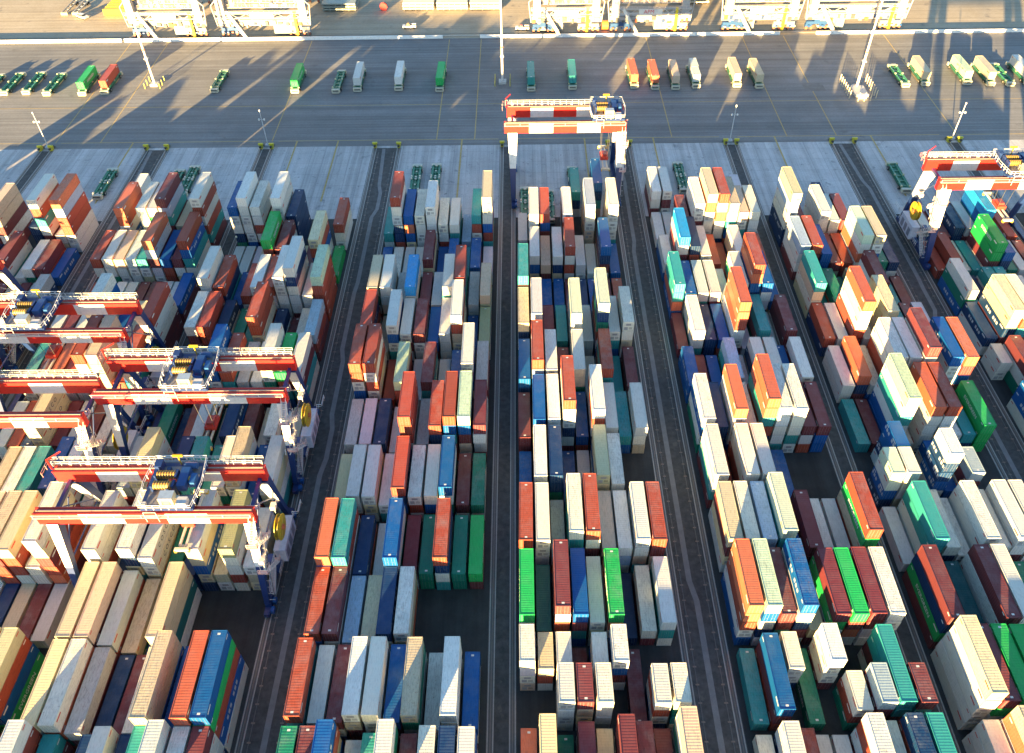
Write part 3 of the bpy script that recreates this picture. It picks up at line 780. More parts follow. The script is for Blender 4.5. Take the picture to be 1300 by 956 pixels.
    for f in range(5):
        z2 = z + 4.0; y2 = y + dirn * 4.2; xx = X + e * (.55 if f % 2 else -.2)
        for i in range(14):
            t = i / 14; st.box(xx - .4, xx + .4, min(y + (y2 - y) * t, y + (y2 - y) * (t + .05)) - .1, max(y + (y2 - y) * t, y + (y2 - y) * (t + .05)) + .1, z + 4 * t, z + 4 * t + .06, (.62, .56, .54))
        for sxx in (-.42, .42):
            st.tube((xx + sxx, y, z), (xx + sxx, y2, z2), .07, WHT, 4); st.tube((xx + sxx, y, z + 1.05), (xx + sxx, y2, z2 + 1.05), .06, (.7, .55, .52), 4)
            for i in range(6): 
                p = Vector((xx + sxx, y + (y2 - y) * i / 5, z + 4 * i / 5)); st.tube(p, p + Vector((0, 0, 1.05)), .045, WHT, 4)
        st.box(X - .9, X + .9, y2 - .7 if dirn < 0 else y2, y2 if dirn < 0 else y2 + .7, z2 - .06, z2, (.62, .40, .37))
        railing(st, [(X - .9, y2 - .7 * (dirn < 0), z2), (X + .9, y2 - .7 * (dirn < 0), z2), (X + .9, y2 + .7, z2)], 1.1, (.7, .5, .47))
        z = z2; y = y2; dirn = -dirn
    B(st, "staircase")
    for q, (yy, zz, a_, b_2, c_) in enumerate(((-5.5, 17.0, 1.0, 1.2, (.55, .55, .54)), (-6.8, 12.4, .9, 1.0, (.5, .45, .43)), (-2.5, 3.0, 1.3, .8, NAVY), (-4.6, 8.2, .8, 1.3, (.03, .07, .2)), (3.0, 13.5, .6, .9, (.6, .5, .45)), (6.5, 3.0, 1.2, 1.1, (.5, .51, .55)))):
        mb = MB(); xa, xb = sorted((e * (g + .5), e * (g + 1.4))); mb.box(xa, xb, yy - a_, yy + a_, zz, zz + b_2, c_); railing(mb, [(e * (g + 1.5), yy - a_ - .5, zz), (e * (g + 1.5), yy + a_ + .5, zz)], 1.3, (.66, .6, .58), .8); B(mb, "service_platform")
    mb = MB()
    for q in range(12): z_ = 3 + q * 1.45; mb.tube((e * (g + .2), -9.0 + q * .40, z_), (e * (g + 1.5), -9.0 + q * .40, z_), .05, (.6, .58, .56), 4); mb.tube((e * (g + 1.5), -9.0 + q * .40, z_), (e * (g + 1.5), -9.0 + (q + 1) * .40, z_ + 1.45), .07, (.12, .12, .14), 5)
    B(mb, "cable_loop")
    # cable reel and electrical house beside it
    mb = MB(); xr_ = e * (g + 1.7)
    mb.tube((xr_ - .4, 1.2, 10.2), (xr_ - .28, 1.2, 10.2), 2.4, YEL, 28); mb.tube((xr_ + .28, 1.2, 10.2), (xr_ + .4, 1.2, 10.2), 2.4, YEL, 28)
    mb.tube((xr_ - .28, 1.2, 10.2), (xr_ + .28, 1.2, 10.2), 1.9, (.30, .20, .02), 24); mb.tube((xr_ - .8, 1.2, 10.2), (xr_ + .8, 1.2, 10.2), .5, (.5, .12, .05), 12)
    for k in range(8):
        a = k * math.pi / 4; mb.tube((xr_ + e * .42, 1.2, 10.2), (xr_ + e * .42, 1.2 + 2.3 * math.cos(a), 10.2 + 2.3 * math.sin(a)), .08, (.4, .3, .05), 4)
    B(mb, "cable_reel")
    mb = MB(); mb.box(min(e * (g + .5), e * (g + 2.4)), max(e * (g + .5), e * (g + 2.4)), -1.6, 5.6, 3.2, 6.9, (.55, .56, .66)); mb.box(min(e * (g + .4), e * (g + 2.5)), max(e * (g + .4), e * (g + 2.5)), -1.7, 5.7, 6.9, 7.05, (.5, .51, .6))
    for q in range(3): mb.box(min(e * (g + 2.4), e * (g + 2.44)), max(e * (g + 2.4), e * (g + 2.44)), -1 + q * 2.2, .4 + q * 2.2, 3.7, 5.9, (.2, .2, .26))
    railing(mb, [(e * (g + 2.5), 5.7, 7.0), (e * (g + 3.6), 5.7, 7.0), (e * (g + 3.6), 8.4, 7.0)], 1.2); B(mb, "electrical_house")
    # trolley
    tr = MB(); a, b_ = tx - 4.3, tx + 4.3; zt = Z1 + 1.0
    for y in (-dy, dy):
        tr.box(a, b_, y - .35, y + .35, Z1 + .35, zt, NAVY)
        for x in (a + .8, b_ - .8): tr.tube((x, y - .2, Z1 + .3), (x, y + .2, Z1 + .3), .3, (.1, .1, .1), 10)
    for x in (a + .3, b_ - .3): tr.box(x - .3, x + .3, -dy + .35, dy - .35, zt - .5, zt, NAVY)
    tr.box(a, b_, -dy + .4, -dy + 2.3, zt - .1, zt - .02, (.18, .18, .2)); tr.box(a, b_, dy - 2.0, dy + 1.0, zt - .1, zt - .02, (.18, .18, .2)); tr.box(a + .2, tx - 1.2, -dy + 2.3, dy - 2.0, zt - .1, zt - .02, (.14, .14, .16))
    tro = B(tr, "trolley")
    rl = MB(); railing(rl, [(a, -dy - .6, zt), (b_, -dy - .6, zt), (b_ + .5, 0, zt), (b_, dy + 1, zt), (a, dy + 1, zt), (a - .5, 0, zt), (a, -dy - .6, zt)], 1.2, (.72, .70, .68), 1.1, .06)
    railing(rl, [(a + 1, -dy - 1.4, zt - 2.2), (a + 3, -dy - 1.4, zt - 2.2)], 2.6); B(rl, "trolley_railing", tro)
    for yy in (1.5, -.6):
        mb = MB(); mb.tube((tx - 2.9, yy, zt + .9), (tx + .3, yy, zt + .9), .62, (.12, .08, .04), 14)
        for q in range(7): mb.tube((tx - 2.8 + q * .45, yy, zt + .9), (tx - 2.68 + q * .45, yy, zt + .9), .72, (.40, .25, .05), 14)
        for x in (tx - 3.1, tx + .4): mb.box(x - .2, x + .2, yy - .7, yy + .7, zt, zt + 1.5, NAVY)
        B(mb, "winch_drum", tro)
    mb = MB(); mb.box(tx + 1.1, tx + 2.5, -1.2, 2.6, zt, zt + 1.6, (.008, .05, .19)); B(mb, "motor", tro)
    mb = MB(); mb.tube((tx + 1.2, 3.4, zt + .8), (tx + 3.2, 3.4, zt + .8), .6, (.02, .07, .2), 12); B(mb, "motor", tro)
    mb = MB(); mb.box(tx + 2.8, tx + 3.7, -.4, 1.6, zt, zt + 1.2, (.02, .09, .26)); B(mb, "gearbox", tro)
    mb = MB(); mb.box(tx - 3.8, tx - 2.6, 2.7, 4.2, zt, zt + 1.5, NAVY); B(mb, "gearbox", tro)
    for q in range(9):      # cable trays, brakes and small boxes crowding the platform
        px_ = tx - 3.7 + (q * 3.1) % 7.2; py_ = -3.9 + (q * 2.3) % 8.2; mb = MB(); c_ = ((.55, .54, .5), (.10, .10, .11), (.5, .33, .03), (.02, .05, .15))[q % 4]
        mb.box(px_ - .3, px_ + .35, py_ - .3, py_ + .3, zt, zt + .6 + .25 * (q % 3), c_); B(mb, "control_box", tro)
    mb = MB(); mb.box(tx - .9, tx + 1.4, -4.2, -2.5, zt, zt + 2.1, (.56, .47, .30), cf={'t': (.25, .33, .45)}); mb.box(tx - .5, tx + .9, -4.23, -4.2, zt + .3, zt + 1.8, (.4, .33, .2)); B(mb, "equipment_cabinet", tro)
    mb = MB(); mb.box(tx + 1.8, tx + 3.4, -4.4, -3.0, zt, zt + 1.1, (.5, .5, .52)); B(mb, "equipment_cabinet", tro)
    mb = MB(); mb.tube((tx, 4.3, zt), (tx, 4.3, zt + 2.3), .12, YEL, 8); mb.box(tx - .9, tx + .8, 4.2, 4.5, zt + 2.1, zt + 2.5, YEL); B(mb, "service_hoist", tro)
    # spreader on its ropes
    sp = MB(); zs = spread_z
    for s in (-1, 1): sp.box(tx + s * .55 - .17, tx + s * .55 + .17, -5.2, 5.2, zs, zs + .4, (.68, .60, .48))
    for y in (-5.9, 5.9): sp.box(tx - 1.2, tx + 1.2, y - .25, y + .25, zs - .05, zs + .5, (.70, .62, .45))
    for s in (-1, 1):
        for y in (-5.9, 5.9): sp.box(tx + s * 1.1 - .2, tx + s * 1.1 + .2, y - .3, y + .3, zs - .35, zs + .1, (.7, .42, .04))
    for y in (-5.5, 5.5): sp.box(tx - .17, tx + .17, min(y, y * .9), max(y, y * .9), zs, zs + .35, (.6, .5, .4))
    spo = B(sp, "spreader")
    mb = MB(); mb.box(tx - 1.1, tx + 1.1, -1.6, 1.6, zs + .4, zs + 1.3, (.55, .05, .03)); mb.box(tx - .7, tx + .7, -1.0, 1.0, zs + 1.3, zs + 1.9, (.3, .05, .04)); B(mb, "headblock", spo)
    mb = MB()
    for s in (-1, 1):
        for q in (-1, 1): mb.tube((tx + s * .9, q * 1.3, zs + 1.3), (tx + s * 1.3, q * 1.9, zt - .4), .05, (.08, .08, .08), 4, cap=False)
    B(mb, "hoist_rope", spo)
    return root
rmg(-77.1, -44.8, 80.0, 3.6, 14.2, "striped gantry crane nearest the camera, spanning third block from left")
rmg(-77.1, -44.8, 106.0, -1.0, 8.6, "striped gantry crane numbered 17, second nearest, third block from left", number="17")
rmg(-109.9, -80.4, 100.5, -9.0, 15.0, "striped gantry crane nearer the camera of two over second block from left")
rmg(-109.9, -80.4, 122.5, -3.8, 12.5, "striped gantry crane farther of two over second block from left")
rmg(-146.2, -116.3, 137.5, -6.0, 15.0, "gantry crane over the leftmost block, partly cut by the left edge")
rmg(-1.75, 27.4, 202.0, 11.0, 9.6, "brightly lit gantry crane at far end of fourth block from right", far_over=1.6, stout=1.35)
rmg(103.6, 132.7, 173.5, 3.5, 12.0, "sunlit gantry crane over the rightmost block, stairs on its left leg", flip=True, stout=1.4)

# ------------------------------------------------------------------ automated vehicles on the road and in the transfer lanes
AG, AG2, CRM = (.035, .17, .095), (.05, .23, .15), (.56, .54, .40)
def agv_parts(kind):
    ch = MB(); L2 = 7.4
    for s in (-1, 1): ch.box(s * .95 - .22, s * .95 + .22, -L2 + .9, L2 - .9, .7, 1.45, AG2)
    ch.box(-1.15, 1.15, -L2 + .9, L2 - .9, .6, 1.0, AG)
    for y in (-5, -2.6, 0, 2.6, 5): ch.box(-1.35, 1.35, y - .25, y + .25, 1.0, 1.3, AG)
    for s in (-1, 1): ch.box(s * 1.38 - .06, s * 1.38 + .06, -4.0, 4.0, .7, 1.2, (.03, .12, .08))
    out = [("chassis", ch, None)]
    for s in (-1, 1):
        mb = MB(); y0, y1 = sorted((s * (L2 - .9), s * L2)); mb.box(-1.4, 1.4, y0, y1, .35, 1.5, CRM, cf={'t': (.5, .50, .42)})
        ya, yb = sorted((s * L2, s * (L2 + .25))); mb.box(-1.25, 1.25, ya, yb, .3, .8, (.45, .44, .36)); mb.box(-1.0, 1.0, ya, yb, .95, 1.25, (.09, .1, .1))
        out.append(("bumper", mb, None))
    pads = MB(); pc = (.62, .60, .50) if kind == 'rack' else (.40, .42, .26)
    for y in (-6.1, -.55, .55, 6.1) if kind == 'rack' else (-5.9, 0, 5.9):
        for x in (-1.22, 1.22): pads.box(x - .22, x + .22, y - .3, y + .3, 1.45, 1.85, pc)
        if kind == 'rack': pads.box(-.3, .3, y - .25, y + .25, 1.3, 1.55, pc)
    if kind == 'rack':
        for y in (-3.4, 3.4): pads.box(-.25, .25, y - .2, y + .2, 1.3, 1.5, pc)
    for x in (-1.22, 1.22): pads.box(x - .05, x + .05, -6.2, 6.2, 1.40, 1.60, AG2)
    pads.box(-1.2, 1.2, -6.15, -6.0, 1.40, 1.5, AG2); pads.box(-1.2, 1.2, 6.0, 6.15, 1.40, 1.5, AG2)
    if kind == 'rack': pads.box(-.06, .06, -6.1, 6.1, 1.30, 1.48, AG2)
    out.append(("guide_pads", pads, None))
    for x in (-1.3, 1.3):
        for y in (-4.9, 4.9):
            mb = MB(); mb.tube((x - .25, y, .62), (x + .25, y, .62), .62, (.03, .03, .03), 14)
            mb.tube((x - .28, y, .62), (x + .28, y, .62), .28, (.35, .35, .3), 10); out.append(("wheel", mb, None))
    return [(n, mb.mesh(n, PAINT)) for n, mb, _ in out]
_ag = {}
def agv(x, y, label, rz=0, kind='agv', group="automated green vehicles parked on the road"):
    if kind not in _ag:
        root = bpy.data.objects.new("transport_vehicle", None); COL.objects.link(root); ps = []
        for n, me in agv_parts(kind):
            o = bpy.data.objects.new(n, me); COL.objects.link(o); o.parent = root; ps.append(o)
        _ag[kind] = (root, ps)
    else:
        r0, ps = _ag[kind]; root = r0.copy(); COL.objects.link(root)
        for p in ps: c = p.copy(); COL.objects.link(c); c.parent = root
    root.location = (x, y, 0); root.rotation_euler = (0, 0, rz)
    return tag(root, label, "vehicle", group)
YR = 267.5
ROADV = [(-183.5, '', 'flat green carrier at the very left edge, first of the left four'), (-176.8, '', 'empty flat green carrier, second from left on the road'), (-169.4, '', 'empty flat green carrier, third from left on the road'), (-161.8, '', 'empty flat green carrier just left of the green container load'),
    (-149.6, 'G', 'carrier under the bright green container, leftmost loaded one'), (-142.2, 'r', 'carrier under the rust red container left of the lamp mast'), (-104.3, '', 'lone empty green carrier right of the left lamp mast'), (-76.5, 'G', 'carrier under the bright green container right of the lone empty carrier'),
    (-62.4, '', 'empty carrier just left of the pale container load'), (-55.3, 'w', 'carrier under an off white container, right beside an empty carrier'), (-41.2, 'w', 'carrier under the off white container standing alone, left of a green load'), (-26.9, 'G', 'carrier under the green container nearest the middle mast'),
    (4.2, 't', 'carrier under the teal container just right of the middle mast'), (18.4, 't', 'carrier under the second teal container, right of the first'), (39.3, 'o', 'carrier under the orange red container, leftmost of four side by side'), (46.3, 'o2', 'carrier under the salmon container, second of four side by side'),
    (53.4, 'c', 'carrier under the cream container, third of four side by side'), (60.4, '20', 'carrier under two short grey containers'), (74.4, 'c', 'carrier under the left one of the paired cream containers'), (81.6, 'c2', 'carrier under the right one of the paired cream containers'),
    (131.0, '', 'empty carrier right of the right lamp mast'), (138.2, 'c', 'carrier under the sunlit cream container near the right lamp mast'), (152.4, 'l', 'carrier under the mint container'), (159.9, 'c', 'carrier under the cream container beside the mint one'), (166.3, '', 'empty dark carrier second from right edge'), (172.7, 'w', 'carrier under the off white container at the right edge')]
CL = {'G': 'bright green', 'r': 'rust red', 'w': 'off white', 't': 'teal', 'o': 'orange red', 'c': 'cream', 'l': 'mint'}
GL = "containers riding on the green carriers"
for i, (x, ld, lab) in enumerate(ROADV):
    y = YR + (-.6, .3, .7, -.3)[i % 4]; rz = R((.6, -.8, .3, -.2, 1.0)[i % 5])
    agv(x, y, lab, rz)
    if ld == '20':
        for s, nm in ((-1, 'nearer'), (1, 'farther')):
            place_container(('g', 1, 20, False), (x + (.25 if s > 0 else 0), y + s * 3.1, 1.87), "%s of two short grey containers on one carrier" % nm, GL, rz=rz)
    elif ld:
        k = ld[0]; col = 'salmon red' if ld == 'o2' else CL[k]
        tx = None
        if k == 'G': tx = ("EVERGREEN", LET_W, 1.15, 1)
        base = lab.replace('carrier under ', '').replace('the ', '', 1)
        place_container((k, {'o2': 5}.get(ld, 1 + i % 2), 40, False), (x, y, 1.87), "container load: %s" % base, GL, tx, rz)
TG = "green lift frames in the transfer lanes"
for x, y, lab in ((-121.8, 205, 'green lift frame in front of the leftmost block'), (-101.3, 204, 'left one of two green lift frames behind second block from left'), (-97.4, 206, 'right one of two green lift frames behind second block from left'),
                  (-30.4, 205.5, 'left one of two green lift frames behind fourth block from left'), (-24.7, 205.8, 'right one of two green lift frames behind fourth block from left'), (15.6, 203.5, 'green lift frame partly hidden under the sunlit gantry crane'),
                  (1.6, 193.0, 'green lift frame behind second stack of fourth block from right'), (8.3, 191.5, 'green lift frame between stacks under the sunlit gantry crane'), (47.2, 205.5, 'green lift frame behind third block from right')):
    agv(x, y, lab, R(.3), 'rack', TG)
agv(110.3, 204.5, "green carrier waiting on pale concrete behind second block from right", R(-1), 'agv')

# ------------------------------------------------------------------ lighting masts, poles and their posts
def mast(x, y, label, posts):
    root = empty("lighting_mast", (x, y, 0), label, "lighting mast", "tall lighting masts by the road")
    mb = MB(); mb.tube((0, 0, .8), (0, 0, 14), .42, (.60, .58, .56), 10, .34); mb.tube((0, 0, 14), (0, 0, 42), .34, (.60, .58, .56), 10, .18); mb.build("pole", root)
    mb = MB(); mb.tube((0, 0, 12.6), (0, 0, 13.1), .5, (.55, .2, .12), 10); mb.box(-.6, .6, -.6, .6, 9.5, 9.9, (.6, .58, .55)); mb.build("collar", root)
    mb = MB(); mb.box(-1.3, 1.3, -1.3, 1.3, 0, .8, (.42, .42, .40)); mb.build("base_plinth", root)
    mb = MB(); mb.tube((0, 0, 41), (0, 0, 41.5), 1.8, (.5, .5, .5), 14); mb.build("head_frame", root)
    for k in range(8):
        a = k * math.pi / 4; mb = MB(); mb.box(-.35, .35, -.25, .25, 40.2, 40.9, (.5, .5, .5)); l = mb.build("floodlight", root); l.location = (1.7 * math.cos(a), 1.7 * math.sin(a), 0); l.rotation_euler = (0, 0, a)
mast(-127.0, 267.3, "tall pale lamp mast on the road at left, with short yellow posts", 0)
mast(-5.6, 266.3, "tall pale lamp mast in the middle of the road", 0)
mast(114.6, 259.7, "tall pale lamp mast at right, ringed by many posts", 0)
pm = MB(); pm.tube((0, 0, 0), (0, 0, 1.9), .16, (.58, .50, .12), 8); pm.tube((0, 0, 1.9), (0, 0, 2.0), .12, (.6, .55, .3), 8); post_me = pm.mesh("bollard", PAINT)
pm = MB(); pm.tube((0, 0, 0), (0, 0, 2.9), .19, (.60, .50, .34), 8); pm.tube((0, 0, 2.9), (0, 0, 3.0), .14, (.6, .55, .4), 8); post_me2 = pm.mesh("bollard", PAINT)
def bollard(x, y, me, label, grp):
    o = bpy.data.objects.new("bollard", me); COL.objects.link(o); o.location = (x, y, 0); tag(o, label, "bollard", grp)
for mx, my, wh in ((-127.0, 267.3, 'left'), (-5.6, 266.3, 'middle')):
    for dx in (-2.6, 2.6):
        for dy in (-2.6, 0, 2.6): bollard(mx + dx, my + dy, post_me, "short yellow bollard, %s of the %s column, at the %s lamp mast" % ({-2.6: 'nearest', 0: 'middle one', 2.6: 'farthest'}[dy], 'left' if dx < 0 else 'right', wh), "yellow bollards at the %s mast" % wh)
for sx_ in (-1, 1):
    for q in range(7):
        bollard(114.6 + sx_ * 4.4, 252.6 + q * 1.9, post_me2, "tall cream bollard, %s from the camera in the %s row beside the right lamp mast" % (ORD[q + 1], 'left' if sx_ < 0 else 'right'), "%s bollard row at the right mast" % ('left' if sx_ < 0 else 'right'))
for q in range(3): bollard(112.6 + q * 2, 250.9, post_me2, "tall cream bollard, %s in the near row before the right lamp mast" % ('leftmost', 'middle one', 'rightmost')[q], "near bollard row at the right mast")
mb = MB(); mb.box(-2.2, 2.2, -3.5, 3.0, 0, .9, (.46, .46, .45)); mb.box(-1.2, 1.2, -4.8, -3.6, 0, 1.5, (.5, .5, .48)); o = mb.build("switch_cabinet", None, PAINT, (114.6, 257.0, 0)); tag(o, "grey switch cabinets on a plinth inside the right bollard ring", "cabinet")
for x, nm in ((-147.9, 'left of the leftmost block'), (-78.7, 'between second and third blocks from left'), (65.6, 'between third and second blocks from right'), (134.4, 'right of the rightmost block')):
    root = empty("camera_pole", (x, 226.6, 0), "slender grey camera pole at the concrete edge, %s" % nm, "pole", "slender poles at the rail ends")
    mb = MB(); mb.tube((0, 0, .4), (0, 0, 11.8), .17, (.5, .52, .54), 8, .10); mb.build("pole", root)
    mb = MB(); mb.box(-.7, .7, -.7, .7, 0, .5, (.35, .42, .50)); mb.build("base_plinth", root)
    mb = MB(); mb.tube((-.9, 0, 9.0), (.9, 0, 9.0), .07, (.5, .5, .5), 6); mb.box(-1.0, -.6, -.2, .2, 8.8, 9.3, (.62, .62, .6)); mb.box(.6, 1.0, -.2, .2, 8.8, 9.3, (.62, .62, .6)); mb.tube((0, 0, 11.8), (0, 0, 12.3), .22, (.62, .62, .6), 8); mb.build("camera_head", root)

# ------------------------------------------------------------------ ship-to-shore crane feet on the quay
STW = (.33, .33, .345)
def sts(x0, x1, label, boxside, seed):
    rr = random.Random(seed); root = empty("quay_crane", ((x0 + x1) / 2, 306.3, 0), label, "quay crane", "white quay cranes at the top edge")
    hw = (x1 - x0) / 2 - 1.0
    for Y in (0, 30.5):
        mb = MB(); mb.box(-hw, hw, Y - .9, Y + .9, 4.2, 6.4, STW); mb.build("sill_beam", root)
        if Y == 0:       # cabinets, trays and hose guides bolted along the sill
            for q in range(14):
                x = -hw + 1.2 + q * (2 * hw - 2.4) / 13 + rr.uniform(-.4, .4); a_ = rr.uniform(.25, .8); z_ = rr.uniform(3.6, 5.0)
                mb = MB(); mb.box(x - a_, x + a_, -1.5, -.93, z_, z_ + rr.uniform(.5, 1.7), rr.choice([(.07, .08, .09), (.03, .06, .16), (.22, .24, .26), (.10, .11, .12), (.38, .33, .28), (.35, .10, .05)])); mb.build("control_cabinet", root)
            for z_ in (4.5, 6.0): mb = MB(); mb.box(-hw, hw, -1.05, -.92, z_, z_ + .12, (.09, .09, .1)); mb.build("cable_tray", root)
        for s in (-1, 1):
            mb = MB(); xx = s * (hw - 2.2); mb.prism((xx, Y, 6.4), (xx + s * .2, Y, 46), (1.4, 1.2), (1.1, 1.0), STW); mb.build("leg", root)
            bm_ = MB(); bc = (.02, .07, .20) if s < 0 else (.25, .27, .30)
            bm_.box(s * (hw - 4.6) - 3.9, s * (hw - 4.6) + 3.9, Y - .55, Y + .55, 2.3, 3.3, bc); bm_.box(s * (hw - 4.6) - 1, s * (hw - 4.6) + 1, Y - .7, Y + .7, 3.3, 4.2, bc)
            for q in (-2.6, 2.6): bm_.box(s * (hw - 4.6) + q - 1.5, s * (hw - 4.6) + q + 1.5, Y - .6, Y + .6, 1.1, 2.3, bc)
            bg_ = bm_.build("bogie", root)
            for q in (-3.6, -1.7, 1.7, 3.6):
                w_ = MB(); w_.tube((s * (hw - 4.6) + q, Y - .25, .5), (s * (hw - 4.6) + q, Y + .25, .5), .5, (.10, .08, .07), 12); w_.box(s * (hw - 4.6) + q - .35, s * (hw - 4.6) + q + .35, Y - .9, Y - .6, .5, 1.4, (.35, .12, .08)); w_.build("wheel", bg_)
    tb = MB()
    for z in (7.3, 9.1): tb.tube((-hw, -1.6, z), (hw, -1.6, z), .14, (.48, .46, .45), 5); tb.tube((-hw, -.6, z), (hw, -.6, z), .12, (.48, .46, .45), 5)
    n = 12
    for i in range(n):
        a = -hw + 2 * hw * i / n; b = -hw + 2 * hw * (i + 1) / n
        tb.tube((a, -1.6, 7.3 if i % 2 else 9.1), (b, -1.6, 9.1 if i % 2 else 7.3), .09, (.48, .46, .45), 4)
    tb.box(-hw, hw, -1.5, -.7, 7.25, 7.32, (.45, .44, .42)); railing(tb, [(-hw, -1.6, 9.1), (hw, -1.6, 9.1)], 1.0, (.7, .6, .56), 2.0); tb.build("truss_walkway", root)
    mb = MB(); mb.box(-4.4, 4.4, -1.95, -1.85, 7.2, 9.2, (.62, .60, .58)); sgn = mb.build("name_board", root)
    me = text_mesh("APM", 2.0); me.materials.clear(); me.materials.append(LET_R); o = bpy.data.objects.new("lettering", me); COL.objects.link(o); o.parent = sgn; o.location = (-.6, -1.98, 8.2); o.rotation_euler = (R(90), 0, 0)
    for s in (-1, 1):        # knee braces, drive motors and hoses around each foot
        mb = MB(); mb.tube((s * (hw - 2.2), -.3, 10.5), (s * (hw - 8.5), -.3, 6.4), .3, STW, 8); mb.tube((s * hw, -1.3, 4.4), (s * (hw + .9), -1.3, 12), .22, STW, 6); mb.tube((s * (hw + .9), -1.3, 12), (s * (hw - 2.2), -1.2, 15), .2, STW, 6); mb.build("knee_brace", root)
        for q in range(5):
            mb = MB(); xq = s * (hw - 1.2 - q * 1.7); mb.tube((xq, -1.25, 1.9), (xq + .7, -1.25, 1.9), .32, ((.02, .08, .25), (.35, .1, .05), (.4, .4, .4))[(q + seed) % 3], 8); mb.build("drive_motor", root)
    # stair boom coming down in front of the sill
    mb = MB(); a = Vector((-hw + 5.0, -1.4, 9.0)); b = Vector((-hw + 10.5, -3.4, .6))
    mb.prism(a, b, (.5, .5), (.5, .5), (.62, .60, .57)); railing(mb, [a + Vector((0, -.5, .3)), b + Vector((0, -.5, .3))], 1.0, (.7, .66, .62), 1.2); mb.build("staircase", root)
    mb = MB(); mb.box(boxside * hw * .45 - 4.8, boxside * hw * .45 + 4.8, -.2, 3.4, .8, 4.1, (.24, .28, .31), cf={'t': (.42, .45, .46)})
    for q in range(5): mb.box(boxside * hw * .45 - 4.2 + q * 1.8, boxside * hw * .45 - 3.2 + q * 1.8, -.26, -.2, 1.5, 3.6, (.18, .2, .22))
    mb.build("electrical_house", root)
    mb = MB(); mb.box(hw - 5.8, hw - 4.9, -1.7, -.9, .5, 9.5, (.70, .52, .03)); mb.build("yellow_ladder_cage", root)
    # machinery and platforms at portal height
    for j, z in enumerate((10.4, 11.8, 13.3, 15.0)):
        mb = MB(); mb.box(-hw + 1, hw - 1, 1 + j, 3.4 + j, z - .2, z, (.5, .47, .45)); railing(mb, [(-hw + 1, 1 + j, z), (hw - 1, 1 + j, z)], 1.1, (.72, .62, .58), 1.5)
        for q in range(11):
            x = -hw + 3 + q * (2 * hw - 6) / 10 + rr.uniform(-.8, .8); c = rr.choice([(.45, .44, .42), (.3, .3, .31), (.40, .10, .05), (.08, .08, .09), (.2, .22, .26), (.06, .10, .22)])
            y_ = rr.uniform(1.2, 2.2) + j; mb.box(x - rr.uniform(.3, .9), x + rr.uniform(.3, .9), y_, y_ + rr.uniform(.4, 1.2), z, z + rr.uniform(.5, 1.6), c)
            if q % 2: mb.tube((x, 1.1 + j, z), (x + rr.uniform(-1.5, 1.5), 1.1 + j, z + 1.5), .09, (.66, .62, .6), 4)
        mb.box(-hw + 1, hw - 1, 3.3 + j, 3.4 + j, z - .9, z - .2, (.10, .11, .13))
        for q in range(9): x = -hw + 2 + q * (2 * hw - 4) / 8; mb.tube((x, 1.0 + j, z - .2), (x + (1.6 if q % 2 else -1.6), 3.4 + j, z - 1.4), .08, (.2, .2, .22), 4)
        mb.build("platform", root)
    mb = MB()
    for s in (-1, 1):
        mb.tube((s * (hw - 2.2), 0, 14), (s * (hw - 2.2), 30.5, 34), .45, (.20, .24, .42) if s > 0 else STW, 8); mb.tube((s * (hw - 2.2), 0, 16), (s * 1.5, 0, 34), .35, STW, 8)
    mb.build("diagonal_brace", root)
    mb = MB(); mb.box(-hw + 1, hw - 1, -1, 1, 33.5, 36, STW); mb.box(-hw + 1, hw - 1, 29.5, 31.5, 33.5, 36, STW)
    for s in (-1, 1): mb.box(s * (hw - 2.2) - .8, s * (hw - 2.2) + .8, 1, 29.5, 33.8, 35.6, STW)
    mb.build("portal_beam", root)
LET_R = plain("red_lettering", (.55, .02, .05))
for x0, x1, lab, bs, sd2 in ((-148.5, -117, 'white quay crane at top left, blue bogies, leftmost of all', 1, 1), (-114.5, -77.5, 'white quay crane second from left, grey house beside yellow cage', 1, 2),
                             (3.8, 32.2, 'white quay crane right of the middle mast, beside the white pickup', -1, 3), (33.2, 65.5, 'white quay crane fourth from left, with blue drum between its feet', 1, 4),
                             (75.5, 106.0, 'white quay crane second from right, standing near cream slabs', -1, 5), (107.0, 146.0, 'white quay crane at top right behind the right lamp mast', -1, 6)):
    sts(x0, x1, lab, bs, sd2)

# ------------------------------------------------------------------ hatch covers, vehicles and gear on the quay
def slabs(x, y, w_, d_, n, label, c=(.60, .56, .45)):
    root = empty("hatch_cover_stack", (x, y, 0), label, "hatch covers", "stacked hatch covers on the quay")
    for i in range(n):
        mb = MB(); z = .2 + i * 1.05; o_ = random.Random(i * 7 + int(x)).uniform(-.2, .2)
        mb.box(-w_ / 2 + o_, w_ / 2 + o_, 0, d_, z + .35, z + .95, c)
        for q in range(6): mb.box(-w_ / 2 + o_ + .3 + q * (w_ - .9) / 5, -w_ / 2 + o_ + .6 + q * (w_ - .9) / 5, .1, d_ - .1, z, z + .35, (.3, .28, .24))
        mb.build("hatch_cover", root)
slabs(-39.8, 327.5, 12.4, 11, 3, "cream stacked hatch covers, leftmost of three beside the middle mast"); slabs(-26.4, 327.3, 12.4, 11, 3, "cream stacked hatch covers, middle one of three"); slabs(-13.0, 327.0, 12.4, 11, 3, "cream stacked hatch covers touching the middle mast in view")
slabs(-71.5, 327.5, 13.4, 11, 3, "shaded grey green hatch covers right of the left quay cranes", (.25, .29, .27)); slabs(70.5, 331.0, 12, 10, 2, "low cream hatch covers between the right quay cranes")
mb = MB()
for i in range(5): mb.box(-4.6 + i * .05, 4.6, -1.6 + i * 2.3, .2 + i * 2.3, 2.0, 2.5, (.74, .50, .01))
